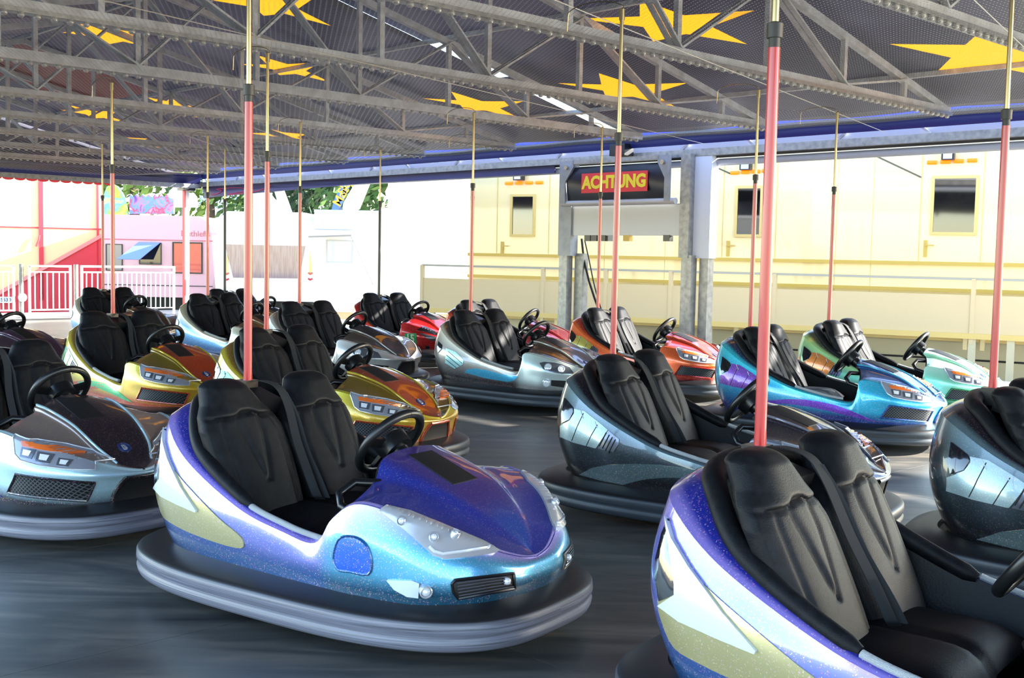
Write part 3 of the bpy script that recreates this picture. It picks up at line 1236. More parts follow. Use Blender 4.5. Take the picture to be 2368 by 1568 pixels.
def make_car(pose, model, design, label, rubber_m=None, pole=None, lite=False, belt=True):
    root = empty('bumper_car', (pose[0], pose[1], 0), pose[2])
    tag(root, label, 'bumper car', 'bumper cars parked on the rink')
    bset = B1 if model == 1 else B2
    look = dict(FIXED)
    look.update(design)
    link('bumper', COMMON['bumper'], rubber_m or RUB_DARK, root)
    link('chassis', COMMON['chassis'], BLACKM, root)
    link('body', bset[0], design['BODY'], root)
    link('hood', bset[1], design['HOOD'], root)
    link('dash', bset[3], LINER, root)
    if model != 1 and 'CREST' in look:
        for q in bset[4]:
            link('hood_crest', q, look['CREST'], root)
    link('lining', COMMON['lining'], LINER, root)
    link('backrest', COMMON['backrestR'], LEATHER, root)
    link('backrest', COMMON['backrestL'], LEATHER, root)
    link('edge_pad', COMMON['edge_pad'], LEATHER, root)
    link('seat_cushion', COMMON['seat'], LEATHER, root)
    link('sill_strip', COMMON['sillR'], SILL, root)
    link('sill_strip', COMMON['sillL'], SILL, root)
    wr = link('steering_wheel', COMMON['wheel_rim'], WHEELM, root)
    link('hub', COMMON['wheel_hub'], BLACKP, wr)
    for q in COMMON['spokes']:
        link('spoke', q, BLACKP, wr)
    link('steering_column', COMMON['column'], BLACKP, root)
    link('grab_handle', COMMON['grabR'], BLACKP, root)
    link('grab_handle', COMMON['grabL'], BLACKP, root)
    link('pole_socket', COMMON['pole_socket'], BLACKP, root)
    link('pole_tube', COMMON['pole_tube'], pole or POLER, root)
    link('pole_collar', COMMON['pole_collar'], COLLAR, root)
    link('pole_rod', COMMON['pole_rod'], BRASS, root)
    link('contact_bow', COMMON['contact_bow'], BRASS, root)
    if belt:
        link('seat_belt', COMMON['belt'], STRAP, root)
    for nm, sides, key, kids in TRIM[model]:
        if key not in look:
            continue
        for si, me in enumerate(sides):
            if len(me.polygons) == 0:
                continue
            o = link(nm, me, look[key], root)
            for kn, kms, kkey in kids:
                if kkey in look and len(kms[si].polygons):
                    link(kn, kms[si], look[kkey], o)
    return root


# ------------------------------------------------------------------ floor
def floor_mat():
    m = bpy.data.materials.new('steel_floor')
    m.use_nodes = True
    t = m.node_tree
    b = t.nodes['Principled BSDF']
    g = t.nodes.new('ShaderNodeNewGeometry')
    mp = t.nodes.new('ShaderNodeMapping')
    mp.inputs['Rotation'].default_value = (0, 0, .6)
    mp.inputs['Scale'].default_value = (.55, 3.2, 1)
    t.links.new(g.outputs['Position'], mp.inputs[0])
    n = t.nodes.new('ShaderNodeTexNoise')
    n.inputs['Scale'].default_value = 1.3
    n.inputs['Detail'].default_value = 8
    n.inputs['Roughness'].default_value = .62
    n.inputs['Distortion'].default_value = 1.2
    t.links.new(mp.outputs[0], n.inputs['Vector'])
    r = ramp(t, [(.30, '#4a4c51'), (.46, '#686967'), (.58, '#84807a'), (.76, '#aea090')])
    t.links.new(n.outputs[0], r.inputs[0])
    n2 = t.nodes.new('ShaderNodeTexNoise')
    n2.inputs['Scale'].default_value = .5
    n2.inputs['Detail'].default_value = 4
    t.links.new(g.outputs['Position'], n2.inputs['Vector'])
    r2 = ramp(t, [(.35, '#b0b0b0'), (.7, '#ffffff')])
    t.links.new(n2.outputs[0], r2.inputs[0])
    mx = t.nodes.new('ShaderNodeMix')
    mx.data_type = 'RGBA'
    mx.blend_type = 'MULTIPLY'
    mx.inputs[0].default_value = 1
    t.links.new(r.outputs[0], mx.inputs[6])
    t.links.new(r2.outputs[0], mx.inputs[7])
    t.links.new(mx.outputs[2], b.inputs['Base Color'])
    b.inputs['Metallic'].default_value = .1
    mr = t.nodes.new('ShaderNodeMapRange')
    mr.inputs[3].default_value = .30
    mr.inputs[4].default_value = .50
    t.links.new(n.outputs[0], mr.inputs[0])
    t.links.new(mr.outputs[0], b.inputs['Roughness'])
    return m


FLOORM = floor_mat()
fl = MB().box((6.0, 11.5, -.06), (14.2, 27.0, .10)).build('floor', mat('floor_joint', '#17181b', .7), None, 0)
fl.rotation_euler = (0, 0, ARENA_ROT)
tag(fl, 'dark scuffed steel plate floor of the bumper car rink', 'floor', kind='structure')
pm = MB().box((0, 0, 0), (1.996, 1.496, .01)).mesh('plate', 0)
for i in range(7):
    for j in range(17):
        o = link('floor_plate', pm, FLOORM, fl)
        o.location = (-.05 + 2.0 * i + .0, -1.2 + 1.5 * j, -.005)
gm = mat('asphalt', '#7f7e7c', .9, noise=(3, '#72716f', .4, .7, (1, 1, 1)))
g = MB().box((0, 30, -.45), (160, 140, .1)).build('ground', gm, None, 0)
tag(g, 'pale sunlit fairground paving around the rink', 'ground', kind='structure')
# deck kerb beyond the plates
dk = MB()
DECK = mat('deck_paint', '#cfc4b4', .6)
for (r0, r1, s0, s1) in ((-1.2, 15.0, 24.35, 26.6), (13.02, 15.0, -2, 24.35)):
    dk.box(((r0 + r1) / 2, (s0 + s1) / 2, -.16), (r1 - r0, s1 - s0, .30))
d = dk.build('walkway_deck', DECK, None, 0)
d.rotation_euler = (0, 0, ARENA_ROT)
tag(d, 'pale walkway deck along the edges of the rink floor', 'walkway', kind='structure')

# ------------------------------------------------------------------ roof
ROOF_Z0, ROOF_R0, ROOF_SL, RIDGE_R = 3.24, 12.25, .23, 6.4


def roof_z(r):
    return ROOF_Z0 + ROOF_SL * (ROOF_R0 - r) if r >= RIDGE_R else ROOF_Z0 + ROOF_SL * (ROOF_R0 - RIDGE_R) - ROOF_SL * (RIDGE_R - r)


TARP = canvas_mat('blue_tarpaulin', '#14162e', .08, '#403f50')  # lighter grey patches put light glowing through the sheet into its colour
STARM = canvas_mat('star_yellow', '#d08200', .40)
REDT = canvas_mat('red_tarpaulin', '#a01c28', .2)
VALM = canvas_mat('blue_valance', '#2438b4', .35)
PALE = canvas_mat('pale_blue_film', '#bcd4ff', .85)
cl = empty('ceiling', (0, 0, 0), ARENA_ROT)
tag(cl, 'dark blue tarpaulin roof printed with yellow stars', 'ceiling', kind='structure')
STAR_T = [(-.40, .77), (-.56, -.07), (.06, -.91), (.71, -.24), (.17, .47)]


def star_poly(tips):
    c = np.mean(np.array(tips), 0)
    out = []
    n = len(tips)
    for k in range(n):
        a, b_ = np.array(tips[k]), np.array(tips[(k + 1) % n])
        out.append(tuple(a))
        out.append(tuple(c + .50 * ((a + b_) / 2 - c)))
    return out


STARS = [star_poly(t) for t in (
    [(8.87, 8.52), (8.69, 7.5), (9.31, 6.59), (9.97, 7.13), (9.65, 8.12)],
    [(10.33, 10.22), (10.17, 9.38), (10.79, 8.54), (11.44, 9.21), (10.9, 9.92)],
    [(10.46, 5.8), (10.25, 4.71), (10.95, 3.95), (11.65, 4.7), (11.31, 5.76)])]
for (rc_, sc2, k_, fl2) in ((10.65, 12.1, .95, 1), (10.95, 17.6, .8, 1), (9.0, 20.9, .9, 1), (10.3, 22.3, .8, 1), (7.25, 11.9, .95, 1), (6.95, 15.6, .95, 1), (8.7, 13.9, .85, 1), (9.2, 18.2, .8, -1)):
    STARS.append(star_poly([(rc_ + a * k_, sc2 + fl2 * b_ * k_) for a, b_ in (STAR_T if fl2 > 0 else STAR_T[::-1])]))


def in_poly(x, y, P):
    r = False
    j = len(P) - 1
    for i in range(len(P)):
        if (P[i][1] > y) != (P[j][1] > y) and x < (P[j][0] - P[i][0]) * (y - P[i][1]) / (P[j][1] - P[i][1]) + P[i][0]:
            r = not r
        j = i
    return r


def sag(s):
    return -.035 * math.sin(math.pi * ((s - 3.75) / 2.27 % 1))


for (s0, s1) in ((-4.0, 10.60), (10.90, 24.2)):  # near end lengthened out of view to keep sun off the nearest seats
    stars = [P for P in STARS if min(q[1] for q in P) > s0 + .02 and max(q[1] for q in P) < s1 - .02]
    rs_ = list(np.linspace(-.4, RIDGE_R, 12)) + list(np.linspace(RIDGE_R, ROOF_R0, 15))[1:]
    ss_ = np.linspace(s0, s1, int((s1 - s0) / .38))
    pts = [(r, s) for s in ss_ for r in rs_]
    n0 = len(pts)
    nr = len(rs_)
    ed = [(i, i + 1) for i in range(nr - 1)] + [(n0 - nr + i, n0 - nr + i + 1) for i in range(nr - 1)]
    ed += [(k * nr, (k + 1) * nr) for k in range(len(ss_) - 1)] + [(k * nr + nr - 1, (k + 1) * nr + nr - 1) for k in range(len(ss_) - 1)]
    for P in stars:
        b0 = len(pts)
        pts += P
        ed += [(b0 + k, b0 + (k + 1) % len(P)) for k in range(len(P))]
    res = delaunay_2d_cdt([Vector(p) for p in pts], ed, [], 0, 1e-6)
    V2, F2_ = res[0], res[2]
    V3 = [(p[0], p[1], roof_z(p[0]) + sag(p[1])) for p in V2]
    tf, sf = [], [[] for _ in stars]
    for q in F2_:
        cx = sum(V2[i][0] for i in q) / len(q)
        cy_ = sum(V2[i][1] for i in q) / len(q)
        for k, P in enumerate(stars):
            if in_poly(cx, cy_, P):
                sf[k].append(tuple(q))
                break
        else:
            tf.append(tuple(q))
    MB().add(V3, tf).build('tarpaulin', TARP, cl, 60)
    for k in range(len(stars)):
        us = sorted({i for q in sf[k] for i in q})
        mp_ = {i: j for j, i in enumerate(us)}
        MB().add([V3[i] for i in us], [tuple(mp_[i] for i in q) for q in sf[k]]).build('star', STARM, cl, 60)
# the slot between the two sheets is closed except near the trailer side
for (ra, rb) in ((-.4, 8.9), (10.05, 10.6)):
    m = MB()
    P = np.array([[(r, s, roof_z(r) + .03) for r in np.linspace(ra, rb, 12)] for s in (10.5, 11.0)])
    m.add(P.reshape(-1, 3), grid_faces(2, 12))
    m.build('cover_strip', TARP, cl, 60)
m = MB()
P = np.array([[(r, s, roof_z(r) - .045) for r in np.linspace(6.5, 8.6, 8)] for s in np.linspace(17.4, 20.4, 6)])
m.add(P.reshape(-1, 3), grid_faces(6, 8)).build('red_print', REDT, cl, 60)
# eave on the trailer side: pale film, blue band, net border, dark valance
def band(name, prof, m_, wob=0.0):
    P = np.array([[(r, s, z + wob * math.sin(s * 3.1 + r * 5)) for r, z in prof] for s in np.linspace(-4, 24.2, 74)])
    MB().add(P.reshape(-1, 3), grid_faces(74, len(prof))).build(name, m_, cl, 60)


band('roof_film', [(12.25, 3.25), (12.60, 3.30), (12.90, 3.335)], PALE)
band('blue_band', [(12.90, 3.335), (12.88, 3.305), (12.90, 3.275)], VALM)
band('net_border', [(12.84, 3.285), (12.81, 3.25), (12.84, 3.21)], mat('net_hem', '#4a4844', .8), .008)
band('eave_valance', [(12.92, 3.25), (12.90, 3.18), (12.94, 3.115)], canvas_mat('navy_valance', '#12174e', .05))
m = MB()
P = np.array([[(r, 24.25, 3.1), (r, 24.25, roof_z(r) + .02)] for r in list(np.linspace(-.4, RIDGE_R, 10)) + list(np.linspace(RIDGE_R, ROOF_R0, 10))[1:]])
m.add(P.reshape(-1, 3), grid_faces(19, 2)).build('gable_sheet', TARP, cl, 0)
VALD = canvas_mat('dark_valance', '#141648', .15)
m = MB()
P = np.array([[(r, s, z) for s, z in ((24.1, 3.22), (24.35, 3.16), (24.5, 2.93))] for r in np.linspace(-.5, 13.0, 20)])
m.add(P.reshape(-1, 3), grid_faces(20, 3)).build('eave_valance', VALD, cl, 0)
VALR = canvas_mat('red_scallop', '#c8343c', .4)
m = MB()
for k in range(45):
    r0 = .2 + k * .24
    for j in range(6):
        a0, a1 = math.pi * j / 6, math.pi * (j + 1) / 6
        m.add([(r0 + .12 - .12 * math.cos(a0), 24.52, 2.93), (r0 + .12 - .12 * math.cos(a1), 24.52, 2.93), (r0 + .12 - .12 * math.cos(a1), 24.52, 2.91 - .05 * math.sin(a1)), (r0 + .12 - .12 * math.cos(a0), 24.52, 2.91 - .05 * math.sin(a0))], [(0, 1, 2, 3)])
m.build('scalloped_edge', VALR, cl, 0)

# trusses
NODES = [12.0, 11.15, 9.97, 8.70, 7.43, 6.16, 4.89, 3.62, 2.35, 1.08, -.2]
SLIST = [3.75, 6.0, 8.3, 10.4, 12.9, 15.1, 17.3, 19.6, 21.9]
BULBM = mat('bulb_cup', '#a8a49c', .25, .1, .6)
bm_b = MB().lathe([(.0, -.040), (.015, -.038), (.024, -.028), (.026, -.016), (.022, -.006), (.022, .0), (.0, .0)], 10)
BULB = bm_b.mesh('bulb', 50)
CH_Z = 3.12
TRUSS_LABEL = 'galvanised lattice roof truss with a row of bulbs under its lower chord'
for ti, s in enumerate(SLIST):
    t = empty('roof_truss', RS(0, s, 0), ARENA_ROT)
    tag(t, TRUSS_LABEL, 'truss', 'roof trusses over the rink')
    wide = .16 if ti == 3 else .10
    MB().bar((12.1, 0, CH_Z + .045), (-.3, 0, CH_Z + .045), wide, .09).build('bottom_chord', GALVD, t, 0)
    MB().bar((12.1, -.06, CH_Z + .012), (-.3, -.06, CH_Z + .012), .03, .03).build('lamp_rail', GALV, t, 0)
    tz = lambda r: roof_z(r) - .10
    pk = MB()
    pk.bar((12.05, 0, tz(12.05)), (RIDGE_R, 0, tz(RIDGE_R)), .07, .07)
    pk.bar((RIDGE_R, 0, tz(RIDGE_R)), (-.3, 0, tz(-.3)), .07, .07)
    pk.build('top_chord', GALVD, t, 0)
    for k, r in enumerate(NODES):
        if r > 3 or ti < 3:
            MB().bar((r, 0, CH_Z + .08), (r, 0, tz(r)), .05, .05, (1, 0, 0)).build('upright', GALVD, t, 0)
    for k in range(1, len(NODES) - 1):
        r0, r1 = NODES[k], NODES[k + 1]
        za, zb = (tz(r0), CH_Z + .09) if k % 2 == 1 else (CH_Z + .09, tz(r1))
        dm = MB()
        for y in (-.035, .035):
            dm.bar((r0, y, za), (r1, y, zb), .018, .05, (0, 1, 0))
        dm.build('diagonal', GALVD, t, 0)
    if ti < 3:
        lo = (5.8, 4.2, 2.6)[ti]
        r = 12.0
        while r > lo:
            o = link('bulb', BULB, BULBM, t)
            o.location = (r, -.06, CH_Z)
            r -= .115
    else:
        bb = MB()
        r = 12.0
        while r > 3.0:
            bb.add([(x + r, y - .06, z + CH_Z) for x, y, z in bm_b.v], bm_b.f)
            r -= .125
        o = bb.build('bulb_row', BULBM, t, 50)
        o['kind'] = 'stuff'
# purlins running along the rink under the tarpaulin
for k, r in enumerate((11.2, 8.7, 6.4)):
    m = MB().bar((r, -4, roof_z(r) - .045), (r, 24.2, roof_z(r) - .045), .05, .05)
    o = m.build('purlin', GALVD, cl, 0)

# wire netting: hexagons of real wire, coarser far away
def hexnet(r0, r1, s0, s1, p, wd, keep):
    V, F = [], []
    hx = p
    hy = p * .8
    rows = int((s1 - s0) / hy)
    cols = int((r1 - r0) / hx)
    I, J = np.meshgrid(np.arange(rows), np.arange(cols), indexing='ij')
    sx = r0 + (J + .5 * (I % 2)) * hx
    sy = s0 + I * hy
    x, y = sx.ravel(), sy.ravel()
    world = np.outer(x, E2) + np.outer(y, E1)
    ok = keep(world[:, 0], world[:, 1])
    x, y = x[ok], y[ok]
    segs = []
    a = p * .5
    b = p * .23
    # each cell: one straight wire and two slanted ones
    segs.append((x, y - b, x, y + b))
    segs.append((x, y + b, x + a, y + hy - b))
    segs.append((x, y + b, x - a, y + hy - b))
    X0 = np.concatenate([q[0] for q in segs]); Y0 = np.concatenate([q[1] for q in segs])
    X1 = np.concatenate([q[2] for q in segs]); Y1 = np.concatenate([q[3] for q in segs])
    dx, dy = X1 - X0, Y1 - Y0
    L = np.hypot(dx, dy)
    nx, ny = -dy / L * wd / 2, dx / L * wd / 2
    def zz(X, Y):
        return 3.062 + .006 * np.sin(X * 2.1) * np.cos(Y * 1.7) + .085 * np.clip(X - 10.9, 0, None)
    z, z1 = zz(X0, Y0), zz(X1, Y1)
    v = np.stack([np.stack([X0 + nx, Y0 + ny, z], 1), np.stack([X0 - nx, Y0 - ny, z], 1), np.stack([X1 - nx, Y1 - ny, z1], 1), np.stack([X1 + nx, Y1 + ny, z1], 1)], 1).reshape(-1, 3)
    f = np.arange(len(v)).reshape(-1, 4)
    return v, f


def in_view(lo, hi):
    def k(X, Y):
        return (Y >= lo) & (Y < hi) & (np.abs(X) < .50 * Y + .5)
    return k


vs, fs, b = [], [], 0
for (lo, hi, p, wd) in ((4.6, 12.0, .042, .0034), (12.0, 17.0, .063, .0050), (17.0, 27.0, .11, .0075)):
    v, f = hexnet(-1, 12.83, -1, 24.2, p, wd, in_view(lo, hi))
    vs.append(v); fs.append(f + b); b += len(v)
v = np.concatenate(vs); f = np.concatenate(fs)
me = bpy.data.meshes.new('ceiling_net')
me.vertices.add(len(v))
me.vertices.foreach_set('co', v.astype(np.float32).ravel())
me.loops.add(len(f) * 4)
me.loops.foreach_set('vertex_index', f.astype(np.int32).ravel())
me.polygons.add(len(f))
me.polygons.foreach_set('loop_start', np.arange(0, len(f) * 4, 4, dtype=np.int32))
me.update(calc_edges=True)
net = link('ceiling_net', me, WIRE)
net.rotation_euler = (0, 0, ARENA_ROT)
tag(net, 'hexagonal wire netting stretched flat below the trusses', 'wire netting', kind='stuff')
cab = MB()
for (p, q) in (((2.0, 4.2), (12.6, 7.0)), ((3.0, 7.1), (12.6, 9.6)), ((6.0, 3.0), (12.6, 4.6))):
    cab.tube([(p[0], p[1], 3.052), ((p[0] + q[0]) / 2, (p[1] + q[1]) / 2, 3.050), (q[0], q[1], 3.052)], .004, 5)
    o = cab.build('tension_wire', WIRE, None, 60)
    o.rotation_euler = (0, 0, ARENA_ROT)
    tag(o, 'thin steel tension wire running under the wire netting', 'wire', 'tension wires under the net')
    cab = MB()

# eave beams on the trailer side
et = empty('trim_1', (0, 0, 0), ARENA_ROT)
tag(et, 'galvanised eave beam with awning roller along the trailer side', 'beam', kind='structure')
MB().bar((13.05, -4.2, 3.0), (13.05, 24.5, 3.0), .12, .10).build('eave_beam', GALV, et, 0)
MB().tube([(13.15, -4.2, 2.865), (13.15, 24.5, 2.865)], .05, 14).build('awning_roller', mat('roller_grey', '#9ea2ac', .35), et, 50)
MB().bar((13.12, -4.2, 3.09), (13.12, 24.5, 3.09), .03, .09).build('fascia', mat('fascia_white', '#d5d7dc', .5), et, 0)
MB().bar((13.12, -4.2, 2.938), (13.12, 24.5, 2.938), .05, .03).build('shadow_rail', mat('rail_dark', '#33343c', .6), et, 0)
MB().bar((13.07, 12.95, 2.888), (13.07, 24.4, 2.888), .02, .115).build('printed_band', mat('band_blue', '#262a66', .5), et, 0)
for k in range(20):
    s = .4 + k * 1.25
    MB().bar((13.05, s, 3.05), (13.05, s + (.12 if k % 2 else -.12), 3.14), .03, .03).build('roof_strut', GALVD, et, 0)
eb = MB().bar((-.6, 24.5, 2.96), (13.05, 24.5, 2.96), .12, .10).build('trim_2', GALV, None, 0)
eb.rotation_euler = (0, 0, ARENA_ROT)
tag(eb, 'galvanised eave beam along the far end', 'beam', kind='structure')
cp = empty('corner_post', RS(12.62, 24.35, 0), ARENA_ROT)
tag(cp, 'white square corner post with red edge holding the far roof corner', 'post')
MB().box((0, 0, 1.42), (.10, .10, 2.84)).build('column', mat('post_white', '#c9c6c4', .5), cp, 0)
MB().box((-.055, 0, 1.42), (.03, .102, 2.84)).build('red_strip', mat('post_red', '#e04848', .5), cp, 0)
MB().box((0, 0, 2.87), (.30, .30, .06)).build('corner_bracket', BLACKP, cp, 0)
LET = mat('valance_red', '#c83a68', .6)
MB().add([(13.075, 24.35, 2.95), (13.075, 17.5, 2.95), (13.075, 17.5, 2.84), (13.075, 24.35, 2.70), (13.06, 24.35, 2.95), (13.06, 17.5, 2.95), (13.06, 17.5, 2.84), (13.06, 24.35, 2.70)],
         [(0, 1, 2, 3), (7, 6, 5, 4), (0, 4, 5, 1), (1, 5, 6, 2), (2, 6, 7, 3), (3, 7, 4, 0)]).build('corner_banner', MATS['band_blue'], et, 0)
sp_, _ = cr([(13.048, 24.0 - a, 2.82 + 2.0 * b_) for a, b_ in ((0, -.03), (.3, -.02), (.5, .01), (.25, .03), (.7, .035), (1.3, .03), (1.7, .0), (1.2, -.02), (.8, -.035), (1.5, -.03), (2.1, -.01), (2.6, .035))], 5)
MB().tube([tuple(q) for q in sp_], .012, 6, True, .6).build('painted_scroll', LET, et, 60)


# ------------------------------------------------------------------ the bumper cars
def P3(name, low, mid, top, deck, flow=None, fmid=None, ftop=None, fk=.45):
    """body paint: low / mid / top / deck colours for the rear half and the front half"""
    rear = [(0.0, low), (.18, low), (.42, mid), (.66, mid), (.78, top), (.83, top), (.88, deck), (1, deck)]
    fl_, fm, ft = flow or low, fmid or mid, ftop or top
    front = [(0.0, fl_), (.16, fl_), (.32, fm), (.62, fm), (.78, ft), (1, ft)]
    return paint(name, rear, front, flake=fk)


def hoodp(name, side, mid, tip=None):
    s = [(0, side), (.34, side), (.40, mid), (.60, mid), (.66, side), (1, side)]
    t = tip or mid
    f = [(0, side), (.34, side), (.40, t), (.60, t), (.66, side), (1, side)]
    return paint(name, s, f, .50, .72, flake=.2)


def design(nm, body, hood, side, low, swoosh=None, swoosh2=None, scoop=None, fk=.45):
    d = {'BODY': P3(nm + '_body', *body, fk=fk), 'HOOD': hoodp(nm + '_hood', *hood), 'SIDE': flatpaint(nm + '_side', side), 'LOW': flatpaint(nm + '_low', low), 'CREST': flatpaint(nm + '_crest', (body[6] if hood[0] != hood[1] and len(body) > 6 else body[2]))}
    if swoosh:
        d['SWOOSH'] = flatpaint(nm + '_swoosh', swoosh)
    if swoosh2:
        d['SWOOSH2'] = flatpaint(nm + '_swoosh2', swoosh2)
    if scoop:
        d['SCOOP'] = flatpaint(nm + '_scoop', scoop)
    return d


blue = design('violet_blue', ('#14508a', '#6a74bc', '#8a7cd0', '#26309c', '#13506f', '#4a9cc0', '#a096dc'), ('#2c3a9c', '#46388a', '#1d4aa8'), '#b0a878', '#1d5f96', scoop='#1c5fd0')
teal = design('dark_teal', ('#101418', '#2c3a40', '#5b7078', '#16141e', '#10181c', '#40545c', '#8a8fa0'), ('#2a2830', '#16141c'), '#8fa4a6', '#0f1114', swoosh2='#54696a', fk=.14)
cyan = design('cyan_blue', ('#0c2f7c', '#1f9cc8', '#2fc0d8', '#123a60', '#0c3f90', '#2ab0d8', '#36b8dc'), ('#124a84', '#1a4a80'), '#6a3aa0', '#0c4a90', swoosh='#6a34b4')
green = design('mint_green', ('#2f8a5a', '#86c49a', '#a8d890', '#4c5a44', '#1f9a68', '#8fe0c0', '#c0f0dc'), ('#a0e8c4', '#c4f4e0'), '#d0782c', '#1f8a58')
orange = design('orange_red', ('#a01c1c', '#e8602a', '#f0702c', '#a8301c', '#a01418', '#ea6428', '#e0602c'), ('#a82c1c', '#8c1e24'), '#b4a444', '#a01414')
silver = design('silver_brown', ('#2c2a2c', '#8c8a88', '#d0cabc', '#4e4436', '#8a8a88', '#c2d2d0', '#c8d8d4'), ('#4a3a2e', '#5a4436'), '#a8dce0', '#1c1c20', swoosh='#2fa4cc')
maroon = design('maroon', ('#5a1020', '#a02830', '#d04a30', '#5a1820', '#5a1018', '#9a2028', '#b03030'), ('#7a1822', '#6a1420'), '#a03038', '#501018')
red = design('signal_red', ('#8c0808', '#c81410', '#d01a14', '#a00c0c', '#900808', '#c81410', '#d01a14'), ('#c01410', '#a8100e'), '#c01010', '#700808')
grey = design('grey_silver', ('#6c6c6e', '#b8b6b2', '#d4d2cc', '#807870', '#8a8a8c', '#b4b4b4', '#d8d8d6'), ('#544c46', '#26201e'), '#c0bcb4', '#5a5a5c', swoosh='#c8c6c0')
gold = design('gold_orange', ('#a83a18', '#c4b030', '#ccb838', '#7c6018', '#b04018', '#c8a42c', '#ccbc34'), ('#7e6414', '#a03c10'), '#3f8a6a', '#a83c14', swoosh='#20a060', swoosh2='#b8401c')
gold2 = design('gold_rust', ('#a83a18', '#c4b030', '#ccb838', '#7c6018', '#b04018', '#c8a42c', '#ccbc34'), ('#86701a', '#a83c10'), '#4a9060', '#a83c14', swoosh='#20a060', swoosh2='#b8401c')
ice = design('ice_silver', ('#16203a', '#9cc0d0', '#b8d8e0', '#3a3436', '#141a2c', '#a8ccd8', '#b4d4dc'), ('#8a7a70', '#2a222a'), '#a8c8d0', '#16161c', swoosh='#2c3c90')
plum = design('plum', ('#1c1020', '#4a2c54', '#6a4674', '#2c1a30', '#1c1020', '#4a3a4c', '#6a5468'), ('#46353e', '#3a2240'), '#4a3058', '#1a1018')
bst = design('beige_blue', ('#17508c', '#3a86bc', '#c8c2a8', '#b4ac90', '#2a6aa0', '#a8a490', '#c8c0a8'), ('#7a5a34', '#8a5a28'), '#5a9cc4', '#1c4c80', swoosh='#3a8ac0')
bst2 = design('beige_sky', ('#17508c', '#4a90c0', '#cfc9b4', '#b4ac90', '#2a6aa0', '#a8a490', '#c8c0a8'), ('#6a4c34', '#5a3c24'), '#6aa4c4', '#1c4c80', swoosh='#3a8ac0')
sand = design('sand', ('#2c3c70', '#8a92a8', '#b8a888', '#8a7a60', '#3a4a80', '#9a9aa8', '#b0a488'), ('#a07840', '#8a6430'), '#9a9080', '#3c4668')

CARS = [
    ((-.654, 4.859, -.601), 1, blue, 'violet and teal bumper car with gold side panel, closest beside the silver-nosed car', RUB_LIGHT, None),
    ((1.33, 3.24, -.685), 1, blue, 'violet and gold bumper car with a wide open black cockpit before the dark teal car', RUB_MID, None),
    ((1.185, 6.57, -.565), 2, teal, 'dark teal-grey bumper car with black nose, between the violet cars and the cyan car', RUB_DARK, None),
    ((2.92, 5.20, -.56), 2, teal, 'dark teal-grey bumper car cut by the frame, showing only its rear and red pole', RUB_DARK, None),
    ((2.675, 9.711, -.525), 2, cyan, 'bright cyan and blue bumper car with purple side stripe', RUB_DARK, None),
    ((3.723, 11.061, -.593), 2, green, 'pale mint-green sunlit bumper car with orange rear quarter by the trailer', RUB_DARK, None),
    ((1.535, 12.78, -.60), 2, orange, 'orange and red bumper car parked in front of the sign gantry', RUB_DARK, None),
    ((.095, 11.622, -.654), 3, silver, 'silver bumper car with brown hood and turquoise side oval', RUB_DARK, None),
    ((.045, 14.35, -.53), 3, maroon, 'dark red bumper car half hidden behind the silver one with brown hood', RUB_DARK, None),
    ((-1.44, 16.05, -.757), 5, red, 'plain bright red bumper car with green number 15 sticker and black pole', RUB_DARK, POLEK),
    ((-1.907, 12.826, -.609), 4, grey, 'grey-silver bumper car with dark brown hood next to the red one', RUB_DARK, None),
    ((-1.299, 8.33, -.568), 2, gold, 'gold and orange bumper car directly behind the violet and teal one', RUB_DARK, None),
    ((-3.122, 9.953, -.72), 2, gold2, 'gold and rust-orange bumper car with green side stripe behind the silver-nosed car', RUB_DARK, None),
    ((-2.616, 6.35, -.669), 2, ice, 'ice-silver bumper car with brown hood and black nose stripe beside the violet one', RUB_LIGHT, None),
    ((-5.14, 11.4, -.5), 2, plum, 'dark plum bumper car partly hidden behind the ice-silver one', RUB_DARK, None),
    ((-3.45, 14.60, -.63), 4, bst, 'beige and blue striped bumper car next to the white corner post', RUB_DARK, None),
    ((-5.387, 16.049, -.711), 4, bst2, 'beige and pale blue bumper car in front of the white railing', RUB_DARK, None),
    ((-3.70, 16.55, -.60), 4, sand, 'sand-coloured bumper car mostly hidden behind the beige and blue striped one', RUB_DARK, POLEK),
]
car_objs = []
for pose, model, dsg, lab, rub, pl in CARS:
    car_objs.append(make_car(pose, model, dsg, lab, rub, pl))


# ------------------------------------------------------------------ lettering
def text_mesh(txt, size, extr=.002, bold=0.0, align='CENTER'):
    cu = bpy.data.curves.new('lettering', 'FONT')
    cu.body = txt
    cu.size = size
    cu.extrude = extr
    cu.offset = bold
    cu.align_x = align
    cu.align_y = 'CENTER'
    cu.resolution_u = 3
    o = bpy.data.objects.new('lettering_tmp', cu)
    C.objects.link(o)
    dg = bpy.context.evaluated_depsgraph_get()
    me = bpy.data.meshes.new_from_object(o.evaluated_get(dg))
    bpy.data.objects.remove(o)
    me.name = 'lettering'
    me.materials.clear()
    return me


def letters(txt, size, m, parent, loc, rot=(math.pi / 2, 0, 0), bold=0.0, extr=.003, name='lettering'):
    me = text_mesh(txt, size, extr, bold)
    o = link(name, me, m, parent)
    o.location = loc
    o.rotation_euler = rot
    return o


